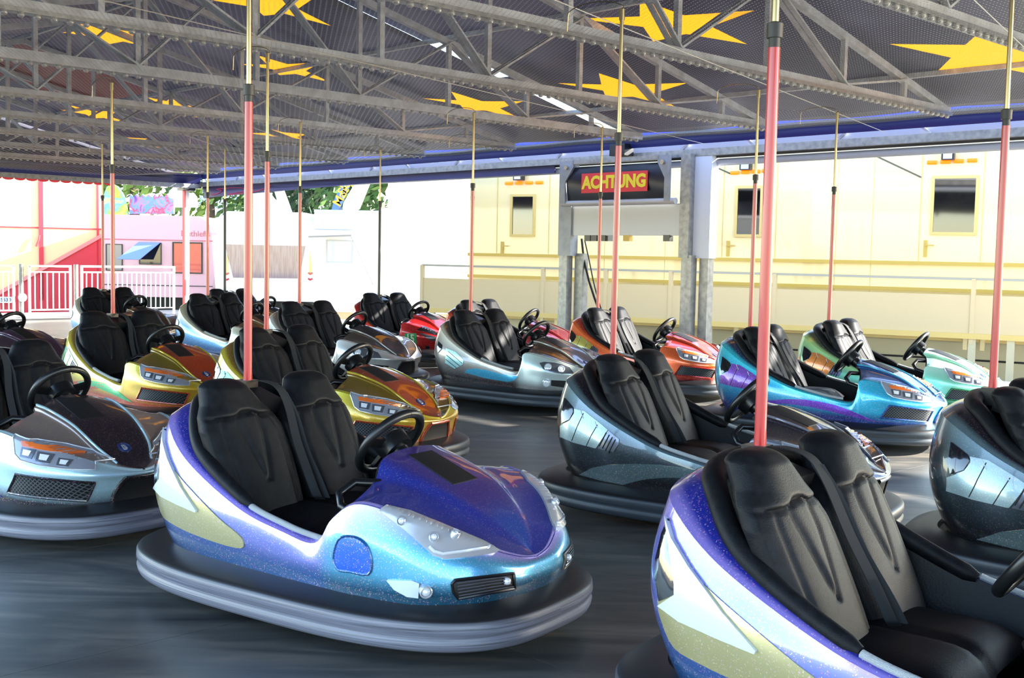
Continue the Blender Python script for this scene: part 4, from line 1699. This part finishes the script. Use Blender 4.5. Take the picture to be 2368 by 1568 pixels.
# green number sticker on the red car
rc = car_objs[9]
bvh2 = B2[2]
Ip = (-1.44, 16.05, -.757)
st = orient(patch(bvh2, Ip, [(935, 774), (938, 771), (963, 771), (964, 795), (958, 799), (935, 799)], .005, 3)).build('number_sticker', mat('sticker_green', '#1c9a50', .5), rc, 45)
SC = mat('sticker_cream', '#e8e0c4', .6)
for (tx, px, py, sz) in (('15', 949.5, 783, .15),):
    h_ = hit(bvh2, Ip, px, py)
    o = letters(tx, sz, SC, st, (0, 0, 0), (0, 0, 0), .003)
    o.matrix_local = frame_at(h_[0] + h_[1] * .008, h_[1])


# ------------------------------------------------------------------ facades: flat fronts placed from their distance and heading
class Facade:
    def __init__(s, p0, rz):
        s.p0 = np.array([p0[0], p0[1], 0.0])
        s.rz = rz
        s.x = np.array([math.cos(rz), math.sin(rz), 0])
        s.n = np.array([-math.sin(rz), math.cos(rz), 0])

    def uz(s, px, py, y=0.0):
        d = FWD + RIGHT * (px - PW / 2) / FPX - UP * (py - PH / 2) / FPX
        k = np.dot(s.p0 + s.n * y - CAMO, s.n) / np.dot(d, s.n)
        p = CAMO + k * d
        return float(np.dot(p - s.p0, s.x)), float(p[2])

    def root(s, name):
        return empty(name, tuple(s.p0), s.rz)

    def rect(s, x0, y0, x1, y1, y=0.0):
        u0, za = s.uz(x0, (y0 + y1) / 2, y)
        u1, zb = s.uz(x1, (y0 + y1) / 2, y)
        xm = (x0 + x1) / 2
        _, z1 = s.uz(xm, y0, y)
        _, z0 = s.uz(xm, y1, y)
        return u0, u1, z0, z1


def slab(u0, u1, z0, z1, y0, y1):
    return MB().box(((u0 + u1) / 2, (y0 + y1) / 2, (z0 + z1) / 2), (u1 - u0, y1 - y0, z1 - z0))


def window(parent, r, frame_m, pane_m, fw=.05, name='window', proud=.03):
    u0, u1, z0, z1 = r
    f = MB()
    f.box(((u0 + u1) / 2, -proud / 2, z1 + fw / 2), (u1 - u0 + 2 * fw, proud, fw))
    f.box(((u0 + u1) / 2, -proud / 2, z0 - fw / 2), (u1 - u0 + 2 * fw, proud, fw))
    f.box((u0 - fw / 2, -proud / 2, (z0 + z1) / 2), (fw, proud, z1 - z0))
    f.box((u1 + fw / 2, -proud / 2, (z0 + z1) / 2), (fw, proud, z1 - z0))
    o = f.build(name, frame_m, parent, 0)
    slab(u0, u1, z0, z1, -.012, .01).build('pane', pane_m, o, 0)
    return o


GLASSD = mat('window_dark', '#0c0c0e', .05, 0, 1.0)
CREAM = mat('cream_panel', '#eed9a2', .28, 0, .5)
CREAMF = mat('cream_frame', '#d8bc74', .5)
GOLDT = mat('gold_trim', '#c8a850', .45)
BEIGE = mat('beige_skirt', '#c8bfa0', .6)
AMBL = mat('amber_marker', '#e06a00', .3, emit=('#ff7a00', .5))
# cream trailer
FT = Facade((7.6, 17.0), math.atan2(-.49, .87))
tr = FT.root('show_trailer')
tag(tr, 'long cream show trailer with amber marker lights behind the sign gantry', 'trailer')
uL, _ = FT.uz(1086, 500)
uR = 3.5
slab(uL, uR, .55, 3.9, 0, 2.5).build('body', CREAM, tr, 0)
slab(uL + .1, uR, -.35, .40, .35, 2.4).build('skirt', BEIGE, tr, 0)
slab(uL, uR, .34, .56, -.04, .3).build('lower_rail', CREAMF, tr, 0)
slab(uL + .1, uR, .02, .05, .33, .36).build('skirt_line', BLACKM, tr, 0)
for k, y in enumerate((610, 672)):
    _, z = FT.uz(2260, y)
    slab(uL, uR, z - .035, z + .02, -.05, .01).build('gold_trim', GOLDT, tr, 0)
for (x0, y0, x1, y1) in ((2160, 413, 2255, 537), (1706, 436, 1758, 542), (1186, 455, 1233, 542)):
    window(tr, FT.rect(x0, y0, x1, y1), CREAMF, GLASSD, .045)
for (x0, x1) in ((2128, 2272), (1672, 1795), (1150, 1270)):
    xm = (x0 + x1) / 2
    for xx in (x0, x1):
        u, _ = FT.uz(xx, 500)
        slab(u - .006, u + .006, 1.55, 3.3, -.008, .002).build('door_seam', CREAMF, tr, 0)
    ym = 376 if xm > 2000 else (400 if xm > 1500 else 424)
    for k in range(4):
        px = x0 + 28 + k * (x1 - x0 - 45) / 3.2
        u, z = FT.uz(px, ym - k * (1.6 if xm > 1500 else .6))
        MB().tube([(u - .07, -.02, z), (u + .07, -.02, z)], .03, 8).build('marker_light', AMBL, tr, 50)
    u, z = FT.uz(xm - 5, ym - 14)
    lo = MB().box((u, -.08, z), (.18, .12, .12)).build('flood_lamp', BLACKP, tr, 0)
    MB().box((u, -.145, z), (.13, .01, .09)).build('lamp_glass', LENS, lo, 0)
    u, z = FT.uz(x0 + 12, 575)
    hd = MB().box((u, -.02, z), (.05, .02, .26)).build('door_handle', GOLDT, tr, 0)
    MB().bar((u, -.05, z + .05), (u + .13, -.05, z + .05), .02, .02).build('lever', GOLDT, hd, 0)
for px in (1400, 1540, 2018, 1935):
    u, _ = FT.uz(px, 500)
    slab(u - .004, u + .004, .6, 3.6, -.004, .002).build('panel_seam', CREAMF, tr, 0)
for px in (1290, 1705, 2235, 2275):
    u, _ = FT.uz(px, 760)
    slab(u - .03, u + .03, .22, .52, -.09, -.04).build('hinge_post', CREAM, tr, 0)
for (x0, y0, x1, y1) in ((2095, 410, 2130, 396), (1650, 402, 1690, 398)):
    u, z = FT.uz(x1, y0)
    MB().bar((u, -.02, z), (u - .55, -.55, z + .28), .02, .02).build('awning_stay', BLACKP, tr, 0)

# folded barrier panels in front of the trailer
FB = Facade((7.6 - .49 * .6, 17.0 - .87 * .6), math.atan2(-.49, .87))
br = FB.root('folding_barrier')
tag(br, 'long greyish beige barrier panel with a thin top rail in front of the cream trailer', 'barrier')
BARM = mat('barrier_beige', '#d2bd96', .55)
b0, _ = FB.uz(976, 660)
xs = [976, 1255, 1400, 1550, 1790, 2250, 2700]
for xa, xb in zip(xs, xs[1:]):
    ua, _ = FB.uz(xa, 700)
    ub, _ = FB.uz(xb, 700)
    slab(ua + .006, ub - .006, .50, 1.06, -.02, .02).build('barrier_panel', BARM, br, 0)
    slab(ua - .03, ua + .03, .34, 1.30, -.035, .035).build('barrier_post', BARM, br, 0)
slab(b0, 4, 1.28, 1.315, -.02, .02).build('top_rail', mat('rail_grey', '#a8a49a', .5), br, 0)
slab(b0, 4, .42, .50, -.05, .05).build('foot_rail', CREAMF, br, 0)
for px in (1000, 1300, 1640, 1900, 2250, 2340):
    u, _ = FB.uz(px, 750)
    slab(u - .05, u + .05, -.40, .42, -.03, .03).build('foot', BEIGE, br, 0)

# sign gantry on the eave line
FG = Facade(RS(12.98, 12.8), math.atan2(-E1[1], -E1[0]))
sg = FG.root('sign_gantry')
tag(sg, 'grey steel gantry on two double posts carrying the red warning banner', 'gantry')
GREYP = mat('gantry_grey', '#8e9298', .45, .3, noise=(6, '#7b7f86', .4, .7, (1, 1, 1)))
for (x0, x1, dy) in ((1299, 1317, -.08), (1322, 1340, .05), (1581, 1604, -.08), (1610, 1630, .05)):
    u0, u1, _, _ = FG.rect(x0, 600, x1, 760)
    slab(u0, u1, -.02, 1.56, dy, dy + .13).build('lower_post', GALV, sg, 0)
for (x0, x1, dy, m_) in ((1301, 1330, -.09, GREYP), (1580, 1602, -.09, GALV), (1602, 1640, .02, mat('gantry_white', '#c2cad8', .4))):
    u0, u1, _, _ = FG.rect(x0, 420, x1, 590)
    slab(u0, u1, 1.52, 2.98, dy, dy + .16).build('upper_post', m_, sg, 0)
u0, u1, z0, z1 = FG.rect(1327, 474, 1580, 545)
slab(u0, u1, z0, z1, -.06, .0).build('header_panel', mat('header_grey', '#a6a9ae', .35, .2), sg, 0)
r_ = FG.rect(1315, 470, 1577, 470)
_, zr = FG.uz(1445, 469)
MB().tube([(r_[0], -.14, zr), (r_[1], -.14, zr)], .045, 14).build('roller_tube', mat('roller_light', '#b2b4b8', .35), sg, 50)
u0, u1, z0, z1 = FG.rect(1328, 383, 1562, 466)
G = []
for i in range(13):
    row = []
    for j in range(9):
        a, b_ = i / 12, j / 8
        row.append((u0 + (u1 - u0) * a, -.13 - .05 * math.sin(b_ * math.pi) + .012 * math.sin(a * 17 + b_ * 5), z0 + (z1 - z0) * b_))
    G.append(row)
G = np.array(G)
bn = MB().add(G.reshape(-1, 3), grid_faces(13, 9)).build('banner', mat('banner_black', '#1b1b26', .35), sg, 60)
q0, q1, w0, w1 = FG.rect(1366, 400, 1518, 446)
slab(q0, q1, w0, w1, -.205, -.195).build('red_field', mat('banner_red', '#d8303c', .5), bn, 0)
letters('ACHTUNG', (w1 - w0) * .86, mat('banner_yellow', '#e8d430', .5), bn, ((q0 + q1) / 2, -.208, (w0 + w1) / 2), bold=.012)
letters('KINDER UNTER 6 JAHREN' if False else 'ACHTUNG', .01, MATS['banner_black'], bn, ((q0 + q1) / 2, -.1, z0 - .02)) if False else None
for (x0, x1) in ((1318, 1346), (1540, 1568)):
    ua, ub, _, _ = FG.rect(x0, 365, x1, 470)
    lft = x0 < 1400
    mm = MB()
    pl_ = [(ua, z1 + .10), (ub, z1 + .10), (ub if lft else ub, z1 + .0), (ua + .09 if lft else ub - .0, z1 - .22), (ua + .09 if lft else ub, z0 - .02), (ua, z0 - .02)] if lft else \
        [(ua, z1 + .10), (ub, z1 + .10), (ub, z0 - .02), (ub - .09, z0 - .02), (ub - .09, z1 - .22), (ua, z1 + .0)]
    M_ = Matrix.Rotation(math.pi / 2, 4, 'X')
    mm.prism(pl_, .16, .20, M_)
    bk = orient(mm).build('bracket', GREYP, sg, 0)
    MB().tube([((ua + ub) / 2, -.24, z1 + .0), ((ua + ub) / 2, -.18, z1 + .0)], .035, 10).build('bolt', SCREW, bk, 40)
ua, ub, _, _ = FG.rect(1345, 370, 1545, 370)
slab(ua, ub, z1 + .04, z1 + .10, -.2, -.1).build('top_bar', GALV, sg, 0)
u0, u1, z0, z1 = FG.rect(1430, 335, 1465, 362)
slab(u0, u1, z0, z1, -.2, 0).build('camera_box', BLACKP, sg, 0)
ca = [FG.uz(*p, .1) for p in ((1345, 552), (1350, 600), (1362, 650), (1375, 690), (1386, 720))]
MB().tube([(u, .1, z) for u, z in ca], .018, 6).build('cable', BLACKP, sg, 60)
ca = [FG.uz(*p, .1) for p in ((1352, 555), (1362, 600), (1372, 650), (1382, 690), (1392, 720))]
MB().tube([(u, .1, z) for u, z in ca], .010, 6).build('cable', BLACKP, sg, 60)
for px, m_ in ((1365, BLACKP), (1380, BLACKP), (1400, BLACKP), (1420, GREYP), (1455, GOLDT), (1548, BLACKP)):
    u, z = FG.uz(px, 551)
    MB().box((u, -.03, z), (.12, .08, .09)).build('connector', m_, sg, 0)

# ------------------------------------------------------------------ railing at the far end
FR = Facade(RS(0, 24.75), ARENA_ROT)
RAILM = mat('railing_white', '#dcdad4', .4, .3)
_, zt = FR.uz(300, 617)
_, zs = FR.uz(300, 630)
_, zb = FR.uz(300, 713)


def railing(px0, px1, bars, lab):
    ua, _ = FR.uz(px0, 670)
    ub, _ = FR.uz(px1, 670)
    rt = empty('railing', tuple(np.array(FR.p0) + FR.x * ua), FR.rz)
    tag(rt, lab, 'railing', 'white railing panels')
    W_ = ub - ua
    MB().bar((0, 0, zt), (W_, 0, zt), .045, .045).build('top_rail', RAILM, rt, 0)
    MB().bar((0, 0, zs), (W_, 0, zs), .03, .03).build('middle_rail', RAILM, rt, 0)
    MB().bar((0, 0, zb), (W_, 0, zb), .03, .03).build('bottom_rail', RAILM, rt, 0)
    for x in (.02, W_ - .02):
        MB().bar((x, 0, .0), (x, 0, zt), .045, .045, (1, 0, 0)).build('frame_post', RAILM, rt, 0)
    for b_ in bars:
        u, _ = FR.uz(b_, 670)
        MB().bar((u - ua, 0, zb), (u - ua, 0, zs), .02, .02, (1, 0, 0)).build('baluster', RAILM, rt, 0)


railing(-70, 34, [-56, -42, -28, -14, -2, 7, 20], 'white tube railing panel in front of the number plate')
railing(66, 165, [81, 95, 109, 123, 137, 151], 'white tube railing panel in front of the red trailer wedge')
railing(187, 404, [200, 213, 226, 239, 250, 261, 272, 283, 294, 305, 316, 327, 338, 349, 360, 371, 382, 393], 'longest white tube railing panel, ending at the corner post')
for px, lb in ((49, 'grey railing post with a round plate by the red trailer'), (176, 'pale railing post between the two wider railing panels')):
    u, _ = FR.uz(px, 670)
    rt = empty('railing_post', tuple(np.array(FR.p0) + FR.x * u), FR.rz)
    tag(rt, lb, 'post')
    MB().tube([(0, 0, 0), (0, 0, zt + .04)], .05, 10).build('tube', GALV, rt, 40)
    MB().box((0, 0, .02), (.12, .22, .04)).build('foot_plate', GALV, rt, 0)
    if px == 49:
        MB().lathe([(0, -.01), (.09, -.01), (.09, .01), (0, .01)], 16, Matrix.Translation((0, -.07, .42)) @ Matrix.Rotation(math.pi / 2, 4, 'X')).build('round_plate', RAILM, rt, 40)

# ------------------------------------------------------------------ trailer with red frame beyond the railing
F1 = Facade((-13.5, 29.5), .37)
t1 = F1.root('red_framed_trailer')
tag(t1, 'cream trailer side with red frame and red wedge behind the railing', 'trailer')
CREAM2 = mat('cream_wall', '#ead49c', .5)
REDW = mat('trailer_red', '#d83a46', .5)
uR_, _ = F1.uz(236, 560)
uL_, _ = F1.uz(-140, 560)
slab(uL_, uR_, .1, 4.2, 0, 2.4).build('wall', CREAM2, t1, 0)
a0, za = F1.uz(-60, 712)
a1, zb_ = F1.uz(236, 546)
mm = MB().prism([(a0, za), (a1, zb_), (a1, -.3), (a0, -.3)], .0, .05, Matrix.Rotation(math.pi / 2, 4, 'X'))
wd = orient(mm).build('red_wedge', REDW, t1, 0)
MB().bar((a0, -.07, za + .02), (a1, -.07, zb_ + .02), .05, .09).build('ramp_rail', mat('ramp_pink', '#f0938a', .5), t1, 0)
for px, w_ in ((95, .11), (226, .05)):
    u, _ = F1.uz(px, 520)
    slab(u - w_ / 2, u + w_ / 2, .1, 4.2, -.05, .01).build('red_stile', REDW, t1, 0)
_, zh = F1.uz(110, 527)
slab(uL_, uR_, zh - .015, zh + .015, -.02, .01).build('red_rail', REDW, t1, 0)
u, z = F1.uz(92, 555)
MB().tube([(u, -.08, z + .12), (u - .02, -.1, z), (u - .09, -.1, z - .17)], .025, 6).build('latch', REDW, t1, 50)
u0, u1, z0, z1 = F1.rect(-25, 686, 28, 700)
npz = slab(u0, u1, z0, z1, -.12, -.10).build('number_plate', mat('plate_white', '#eef0ee', .5), t1, 0)
letters('S530', (z1 - z0) * .80, mat('plate_ink', '#4a5a72', .6), npz, (F1.uz(14, 693)[0], -.125, (z0 + z1) / 2), bold=.002)
slab(uL_, uR_, -.35, .1, .3, 2.2).build('chassis', mat('chassis_red', '#7a1c24', .6), t1, 0)

# ------------------------------------------------------------------ caravans and the white trailers
WHITE = mat('caravan_white', '#f2f0ee', .35, 0, .4)
PINKW = mat('caravan_pink', '#dcaab2', .4, 0, .4)  # pink wall colour of the side-on caravan
F2 = Facade((-10.2, 28.6), 0.0)
c1 = F2.root('caravan')
tag(c1, 'pale caravan seen side-on with a propped-open blue window behind the railing', 'caravan')
u0, _ = F2.uz(239, 600)
u1, _ = F2.uz(494, 600)
_, zt_ = F2.uz(360, 498)
prof = [(u0, .3), (u1 - .05, .3), (u1, .8), (u1 - .05, zt_ - .45), (u1 - .18, zt_ - .12), (u1 - .4, zt_), (u0, zt_)]
orient(MB().prism(prof, -2.2, 0, Matrix.Rotation(math.pi / 2, 4, 'X'))).build('shell', PINKW, c1, 0)
for y in (555, 660):
    _, z = F2.uz(360, y)
    slab(u0, u1 - .02, z - .012, z + .012, -.012, .0).build('trim_line', mat('trim_red_%d' % y, '#c86a74' if y == 555 else '#4a4046', .5), c1, 0)
TINT = mat('caravan_glass', '#5a6274', .08, 0, 1.0)
window(c1, F2.rect(247, 566, 282, 624), BLACKP, TINT, .02)
window(c1, F2.rect(402, 563, 466, 630), BLACKP, mat('red_curtain', '#c81e1e', .2, 0, .8), .03)
r_ = F2.rect(324, 563, 372, 610)
window(c1, r_, BLACKP, GLASSD, .02)
fl_ = MB()
fl_.add([(r_[0] - .02, -.03, r_[3] + .02), (r_[1], -.03, r_[3] + .02), (r_[1] - .35, -.55, r_[2] + .10), (r_[0] - .38, -.55, r_[2] + .10),
         (r_[0] - .02, -.05, r_[3] + .03), (r_[1], -.05, r_[3] + .03), (r_[1] - .35, -.57, r_[2] + .11), (r_[0] - .38, -.57, r_[2] + .11)],
        [(0, 1, 2, 3), (7, 6, 5, 4), (0, 4, 5, 1), (1, 5, 6, 2), (2, 6, 7, 3), (3, 7, 4, 0)])
orient(fl_).build('open_window', mat('window_blue', '#7e96d8', .1, 0, 1.0), c1, 0)
letters('Dethleffs', .2, mat('caravan_letters', '#d06a70', .5), c1, (F2.uz(452, 541)[0], -.004, F2.uz(452, 541)[1]))
slab(u0 + .3, u1 - .6, -.4, .3, .3, 1.8).build('underbody', BLACKM, c1, 0)

F3 = Facade((-6.2, 27.6), -.02)
c2 = F3.root('caravan')
tag(c2, 'white caravan seen end-on with one wide tinted rear window', 'caravan')
u0, _ = F3.uz(496, 600)
u1, _ = F3.uz(731, 600)
_, zt_ = F3.uz(610, 490)
prof = [(u0 + .05, .3), (u1 - .05, .3), (u1, .9), (u1 - .06, zt_ - .25), (u1 - .3, zt_), (u0 + .3, zt_), (u0 + .06, zt_ - .25), (u0, .9)]
orient(MB().prism(prof, -2.5, 0, Matrix.Rotation(math.pi / 2, 4, 'X'))).build('shell', WHITE, c2, 0)
wp = [F3.uz(*p) for p in ((521, 565), (706, 569), (692, 644), (540, 642))]
orient(MB().prism([(a, b) for a, b in wp], .0, .03, Matrix.Rotation(math.pi / 2, 4, 'X'))).build('rear_window', mat('tinted_glass', '#8a7a86', .06, 0, 1.0, noise=(6, '#6c5560', .4, .7, (6, 1, .4))), c2, 0)
for px, s_ in ((525, 1), (718, -1)):
    for y, m_ in ((633, AMBER), (646, REDL)):
        u, z = F3.uz(px, y)
        MB().tube([(u - .05, -.02, z + .02), (u, -.03, z - .015), (u + .05, -.02, z + .02)], .022, 6).build('tail_light', m_, c2, 50)
    u, z = F3.uz(px, 605)
    MB().prism([(u - .04, z - .25), (u + .04, z - .25), (u + .01 * s_, z + .3)], .0, .02, Matrix.Rotation(math.pi / 2, 4, 'X')).build('marker_strip', mat('pale_yellow_%d' % px, '#f0d890', .5), c2, 0)
slab(u0 + .3, u1 - .3, -.4, .3, .3, 2.2).build('underbody', BLACKM, c2, 0)

F4 = Facade((-1.0, 27.0), .0)
t4 = F4.root('white_trailer')
tag(t4, 'plain white living trailer with one small window under an open flap', 'trailer')
u0, _ = F4.uz(726, 600)
u1, _ = F4.uz(1096, 600)
_, zt_ = F4.uz(900, 492)
slab(u0, u1, .1, zt_, 0, 2.4).build('body', WHITE, t4, 0)
slab(u0, u1, zt_ - .02, zt_ + .04, -.04, 2.44).build('roof_edge', mat('roof_edge_blue', '#c8dcec', .4), t4, 0)
window(t4, F4.rect(757, 558, 814, 606), mat('window_frame_grey', '#b8bcc0', .4), mat('window_sky', '#a8bcd0', .06, 0, 1.0), .03)
ua, ub, z0, z1 = F4.rect(729, 534, 825, 552)
fm = MB()
fm.add([(ua, -.02, z1), (ub - .1, -.02, z1), (ub, -.9, z0 + .05), (ua, -.9, z0), (ua, -.02, z1 + .04), (ub - .1, -.02, z1 + .04), (ub, -.9, z0 + .09), (ua, -.9, z0 + .04)],
       [(0, 1, 2, 3), (7, 6, 5, 4), (0, 4, 5, 1), (1, 5, 6, 2), (2, 6, 7, 3), (3, 7, 4, 0)])
orient(fm).build('open_flap', mat('flap_grey', '#9a9894', .5), t4, 0)
MB().bar((ub, -.9, z0 + .05), (ub + .45, -.3, .75), .02, .02).build('flap_stay', GALV, t4, 0)
slab(u0 + .2, u1 - .2, -.4, .1, .3, 2.1).build('underbody', mat('under_beige', '#d8c8a8', .6), t4, 0)

F5 = Facade((.5, 38.0), .0)
t5 = F5.root('box_truck')
tag(t5, 'tall white box truck standing behind the plain white living trailer', 'truck')
u0, _ = F5.uz(897, 450)
u1, _ = F5.uz(1300, 450)
slab(u0, u1, -.1, 4.5, 0, 2.5).build('box', WHITE, t5, 0)
slab(u0, u1, -.4, -.1, .3, 2.2).build('chassis', BLACKM, t5, 0)
for px in (960, 1020, 1080):
    u, _ = F5.uz(px, 450)
    slab(u - .02, u + .02, .2, 4.4, -.03, 0).build('corner_rib', mat('rib_%d' % px, '#dce4ee', .5), t5, 0)
F6 = Facade((-15, 75), .1)
t6 = F6.root('far_building')
tag(t6, 'pale blue building with small windows far beyond the caravans', 'building')
u0, _ = F6.uz(452, 450)
u1, _ = F6.uz(566, 450)
_, zt_ = F6.uz(510, 428)
slab(u0, u1, -.4, zt_ + 2, 0, 8).build('wall', mat('wall_paleblue', '#c2d6e4', .7), t6, 0)
for px in (463, 478, 545):
    window(t6, F6.rect(px - 4, 455, px + 4, 467), mat('far_frame_%d' % px, '#aebccc', .5), mat('far_pane_%d' % px, '#8498ac', .1), .04)

# fairground signs and ride arms above the roofs
F7 = Facade((-12, 36), .0)


def board(name, pts, m_, lab, depth=.12, y=0.0, cat='sign'):
    rt_ = F7.root(name)
    tag(rt_, lab, cat)
    P = [F7.uz(a, b, y) for a, b in pts]
    o = orient(MB().prism(P, -.0 - y, depth - y, Matrix.Rotation(math.pi / 2, 4, 'X'))).build('board', m_, rt_, 0)
    cx = sum(p[0] for p in P) / len(P)
    zb2 = min(p[1] for p in P)
    MB().bar((cx, .1 + y, -.4), (cx, .1 + y, zb2 + .3), .12, .12, (1, 0, 0)).build('support', GALV, rt_, 0)
    return rt_


def splash(name, cols, scale):
    m = bpy.data.materials.new(name)
    m.use_nodes = True
    t = m.node_tree
    tc = t.nodes.new('ShaderNodeTexCoord')
    n = t.nodes.new('ShaderNodeTexNoise')
    n.inputs['Scale'].default_value = scale
    n.inputs['Detail'].default_value = 3
    n.inputs['Distortion'].default_value = 1.5
    t.links.new(tc.outputs['Object'], n.inputs['Vector'])
    r = ramp(t, [(.30 + .4 * k / (len(cols) - 1), c) for k, c in enumerate(cols)])
    t.links.new(n.outputs[0], r.inputs[0])
    t.links.new(r.outputs[0], t.nodes['Principled BSDF'].inputs['Base Color'])
    return m


board('arched_sign', [(243, 500), (243, 450), (250, 432), (262, 425), (275, 432), (288, 452), (300, 500)], splash('arch_print', ['#d8d080', '#a8b838', '#70a8b8', '#d8c870'], 1.5), 'rounded yellow and pale green fairground sign above the side-on caravan')
gp_ = [(302, 495), (302, 460)]
for k in range(14):
    gp_.append((304 + k * 7, 452 + (6 if k % 2 else -3)))
gp_ += [(404, 460), (404, 495)]
board('graffiti_sign', gp_, splash('graffiti_print', ['#4a38b0', '#b070c8', '#4a90c8', '#b03058', '#d8b0d8'], 2.2), 'colourful violet and pink painted fairground sign above the side-on caravan')
board('round_sign', [(394, 480), (390, 460), (394, 442), (404, 433), (414, 432), (425, 430), (440, 448), (448, 446), (456, 456), (458, 480)], WHITE, 'white rounded sign board next to the corner post', .12, .8)
F7 = Facade((-5, 40), .0)
BLUEA = mat('arm_blue', '#4a72c4', .4)
rt_ = board('ride_arm', [(768, 500), (779, 500), (812, 424), (798, 424), (780, 458)], BLUEA, 'slanted blue ride arm with yellow lettering in front of the trees', .5, 0, 'ride arm')
AY = mat('arm_yellow', '#e8b430', .5)
for (px, py, tx) in ((803, 434, 'Sky'), (794, 456, 'Mac')):
    u, z = F7.uz(px, py)
    letters(tx, .42, AY, rt_, (u, -.52, z), (math.pi / 2, -math.radians(62), 0), .01)
board('ride_arm', [(795, 497), (800, 470), (826, 426), (856, 425), (832, 484)], WHITE, 'broad white slanted ride arm right beside the blue one', .6, .8, 'ride arm')
board('ride_arm', [(600, 500), (585, 440), (618, 438), (660, 490), (662, 500)], WHITE, 'white ride arm leaning over the end-on caravan', .6, .8, 'ride arm')
board('ride_arm', [(655, 495), (638, 438), (656, 436), (676, 490), (680, 500)], mat('arm_grey', '#b8b4b0', .5), 'grey and white ride arm leaning beside the trees over the end-on caravan', .4, 0, 'ride arm')

# trees
LEAFS = [mat('leaf_a', '#4c6a30', .6), mat('leaf_b', '#2a4426', .6), mat('leaf_c', '#667e30', .6)]
BARK = mat('bark', '#5a4a3a', .8)


def tree(x, y, h, rx, lm, lab, seed):
    rnd = random.Random(seed)
    rt_ = empty('tree', (x, y, -.4))
    tag(rt_, lab, 'tree', 'trees beyond the caravans')
    MB().tube([(0, 0, 0), (.1, 0, h * .35), (0, .1, h * .7)], .25, 8, True, 1, [.3, .22, .1]).build('trunk', BARK, rt_, 50)
    m = MB()
    cl_ = [(rnd.uniform(-1, 1) * rx * .65, rnd.uniform(-1, 1) * rx * .5, h * rnd.uniform(.35, .9), rx * rnd.uniform(.3, .5)) for _ in range(16)]
    for (cx, cy, cz, cr_) in cl_:
        for _ in range(150):
            d = Vector((rnd.gauss(0, 1), rnd.gauss(0, 1), rnd.gauss(0, 1))).normalized() * cr_ * rnd.uniform(.55, 1.05)
            c = Vector((cx, cy, cz)) + d
            a = Vector((rnd.gauss(0, 1), rnd.gauss(0, 1), rnd.gauss(0, 1))).normalized()
            b = a.orthogonal().normalized()
            e = a.cross(b)
            s_ = rnd.uniform(.14, .30)
            m.add([c - b * s_, c - e * s_ * .5, c + b * s_, c + e * s_ * .5], [(0, 1, 2, 3)])
    o = m.build('foliage', lm, rt_, 0)
    o['kind'] = 'stuff'


tree(-15.6, 47, 9.0, 3.0, LEAFS[2], 'light green tree above the arched fairground sign', 1)
tree(-14.6, 55, 9.6, 3.0, LEAFS[0], 'mid green tree above the graffiti sign by the corner post', 2)
tree(-12.0, 62, 9.5, 3.2, LEAFS[1], 'dark green tree above the end-on caravan', 3)
tree(-8.4, 54, 8.8, 2.9, LEAFS[1], 'dark green tree between the grey ride arm and the blue ride arm', 4)
tree(-5.0, 47, 8.6, 2.9, LEAFS[0], 'green tree right behind the broad white ride arm', 5)
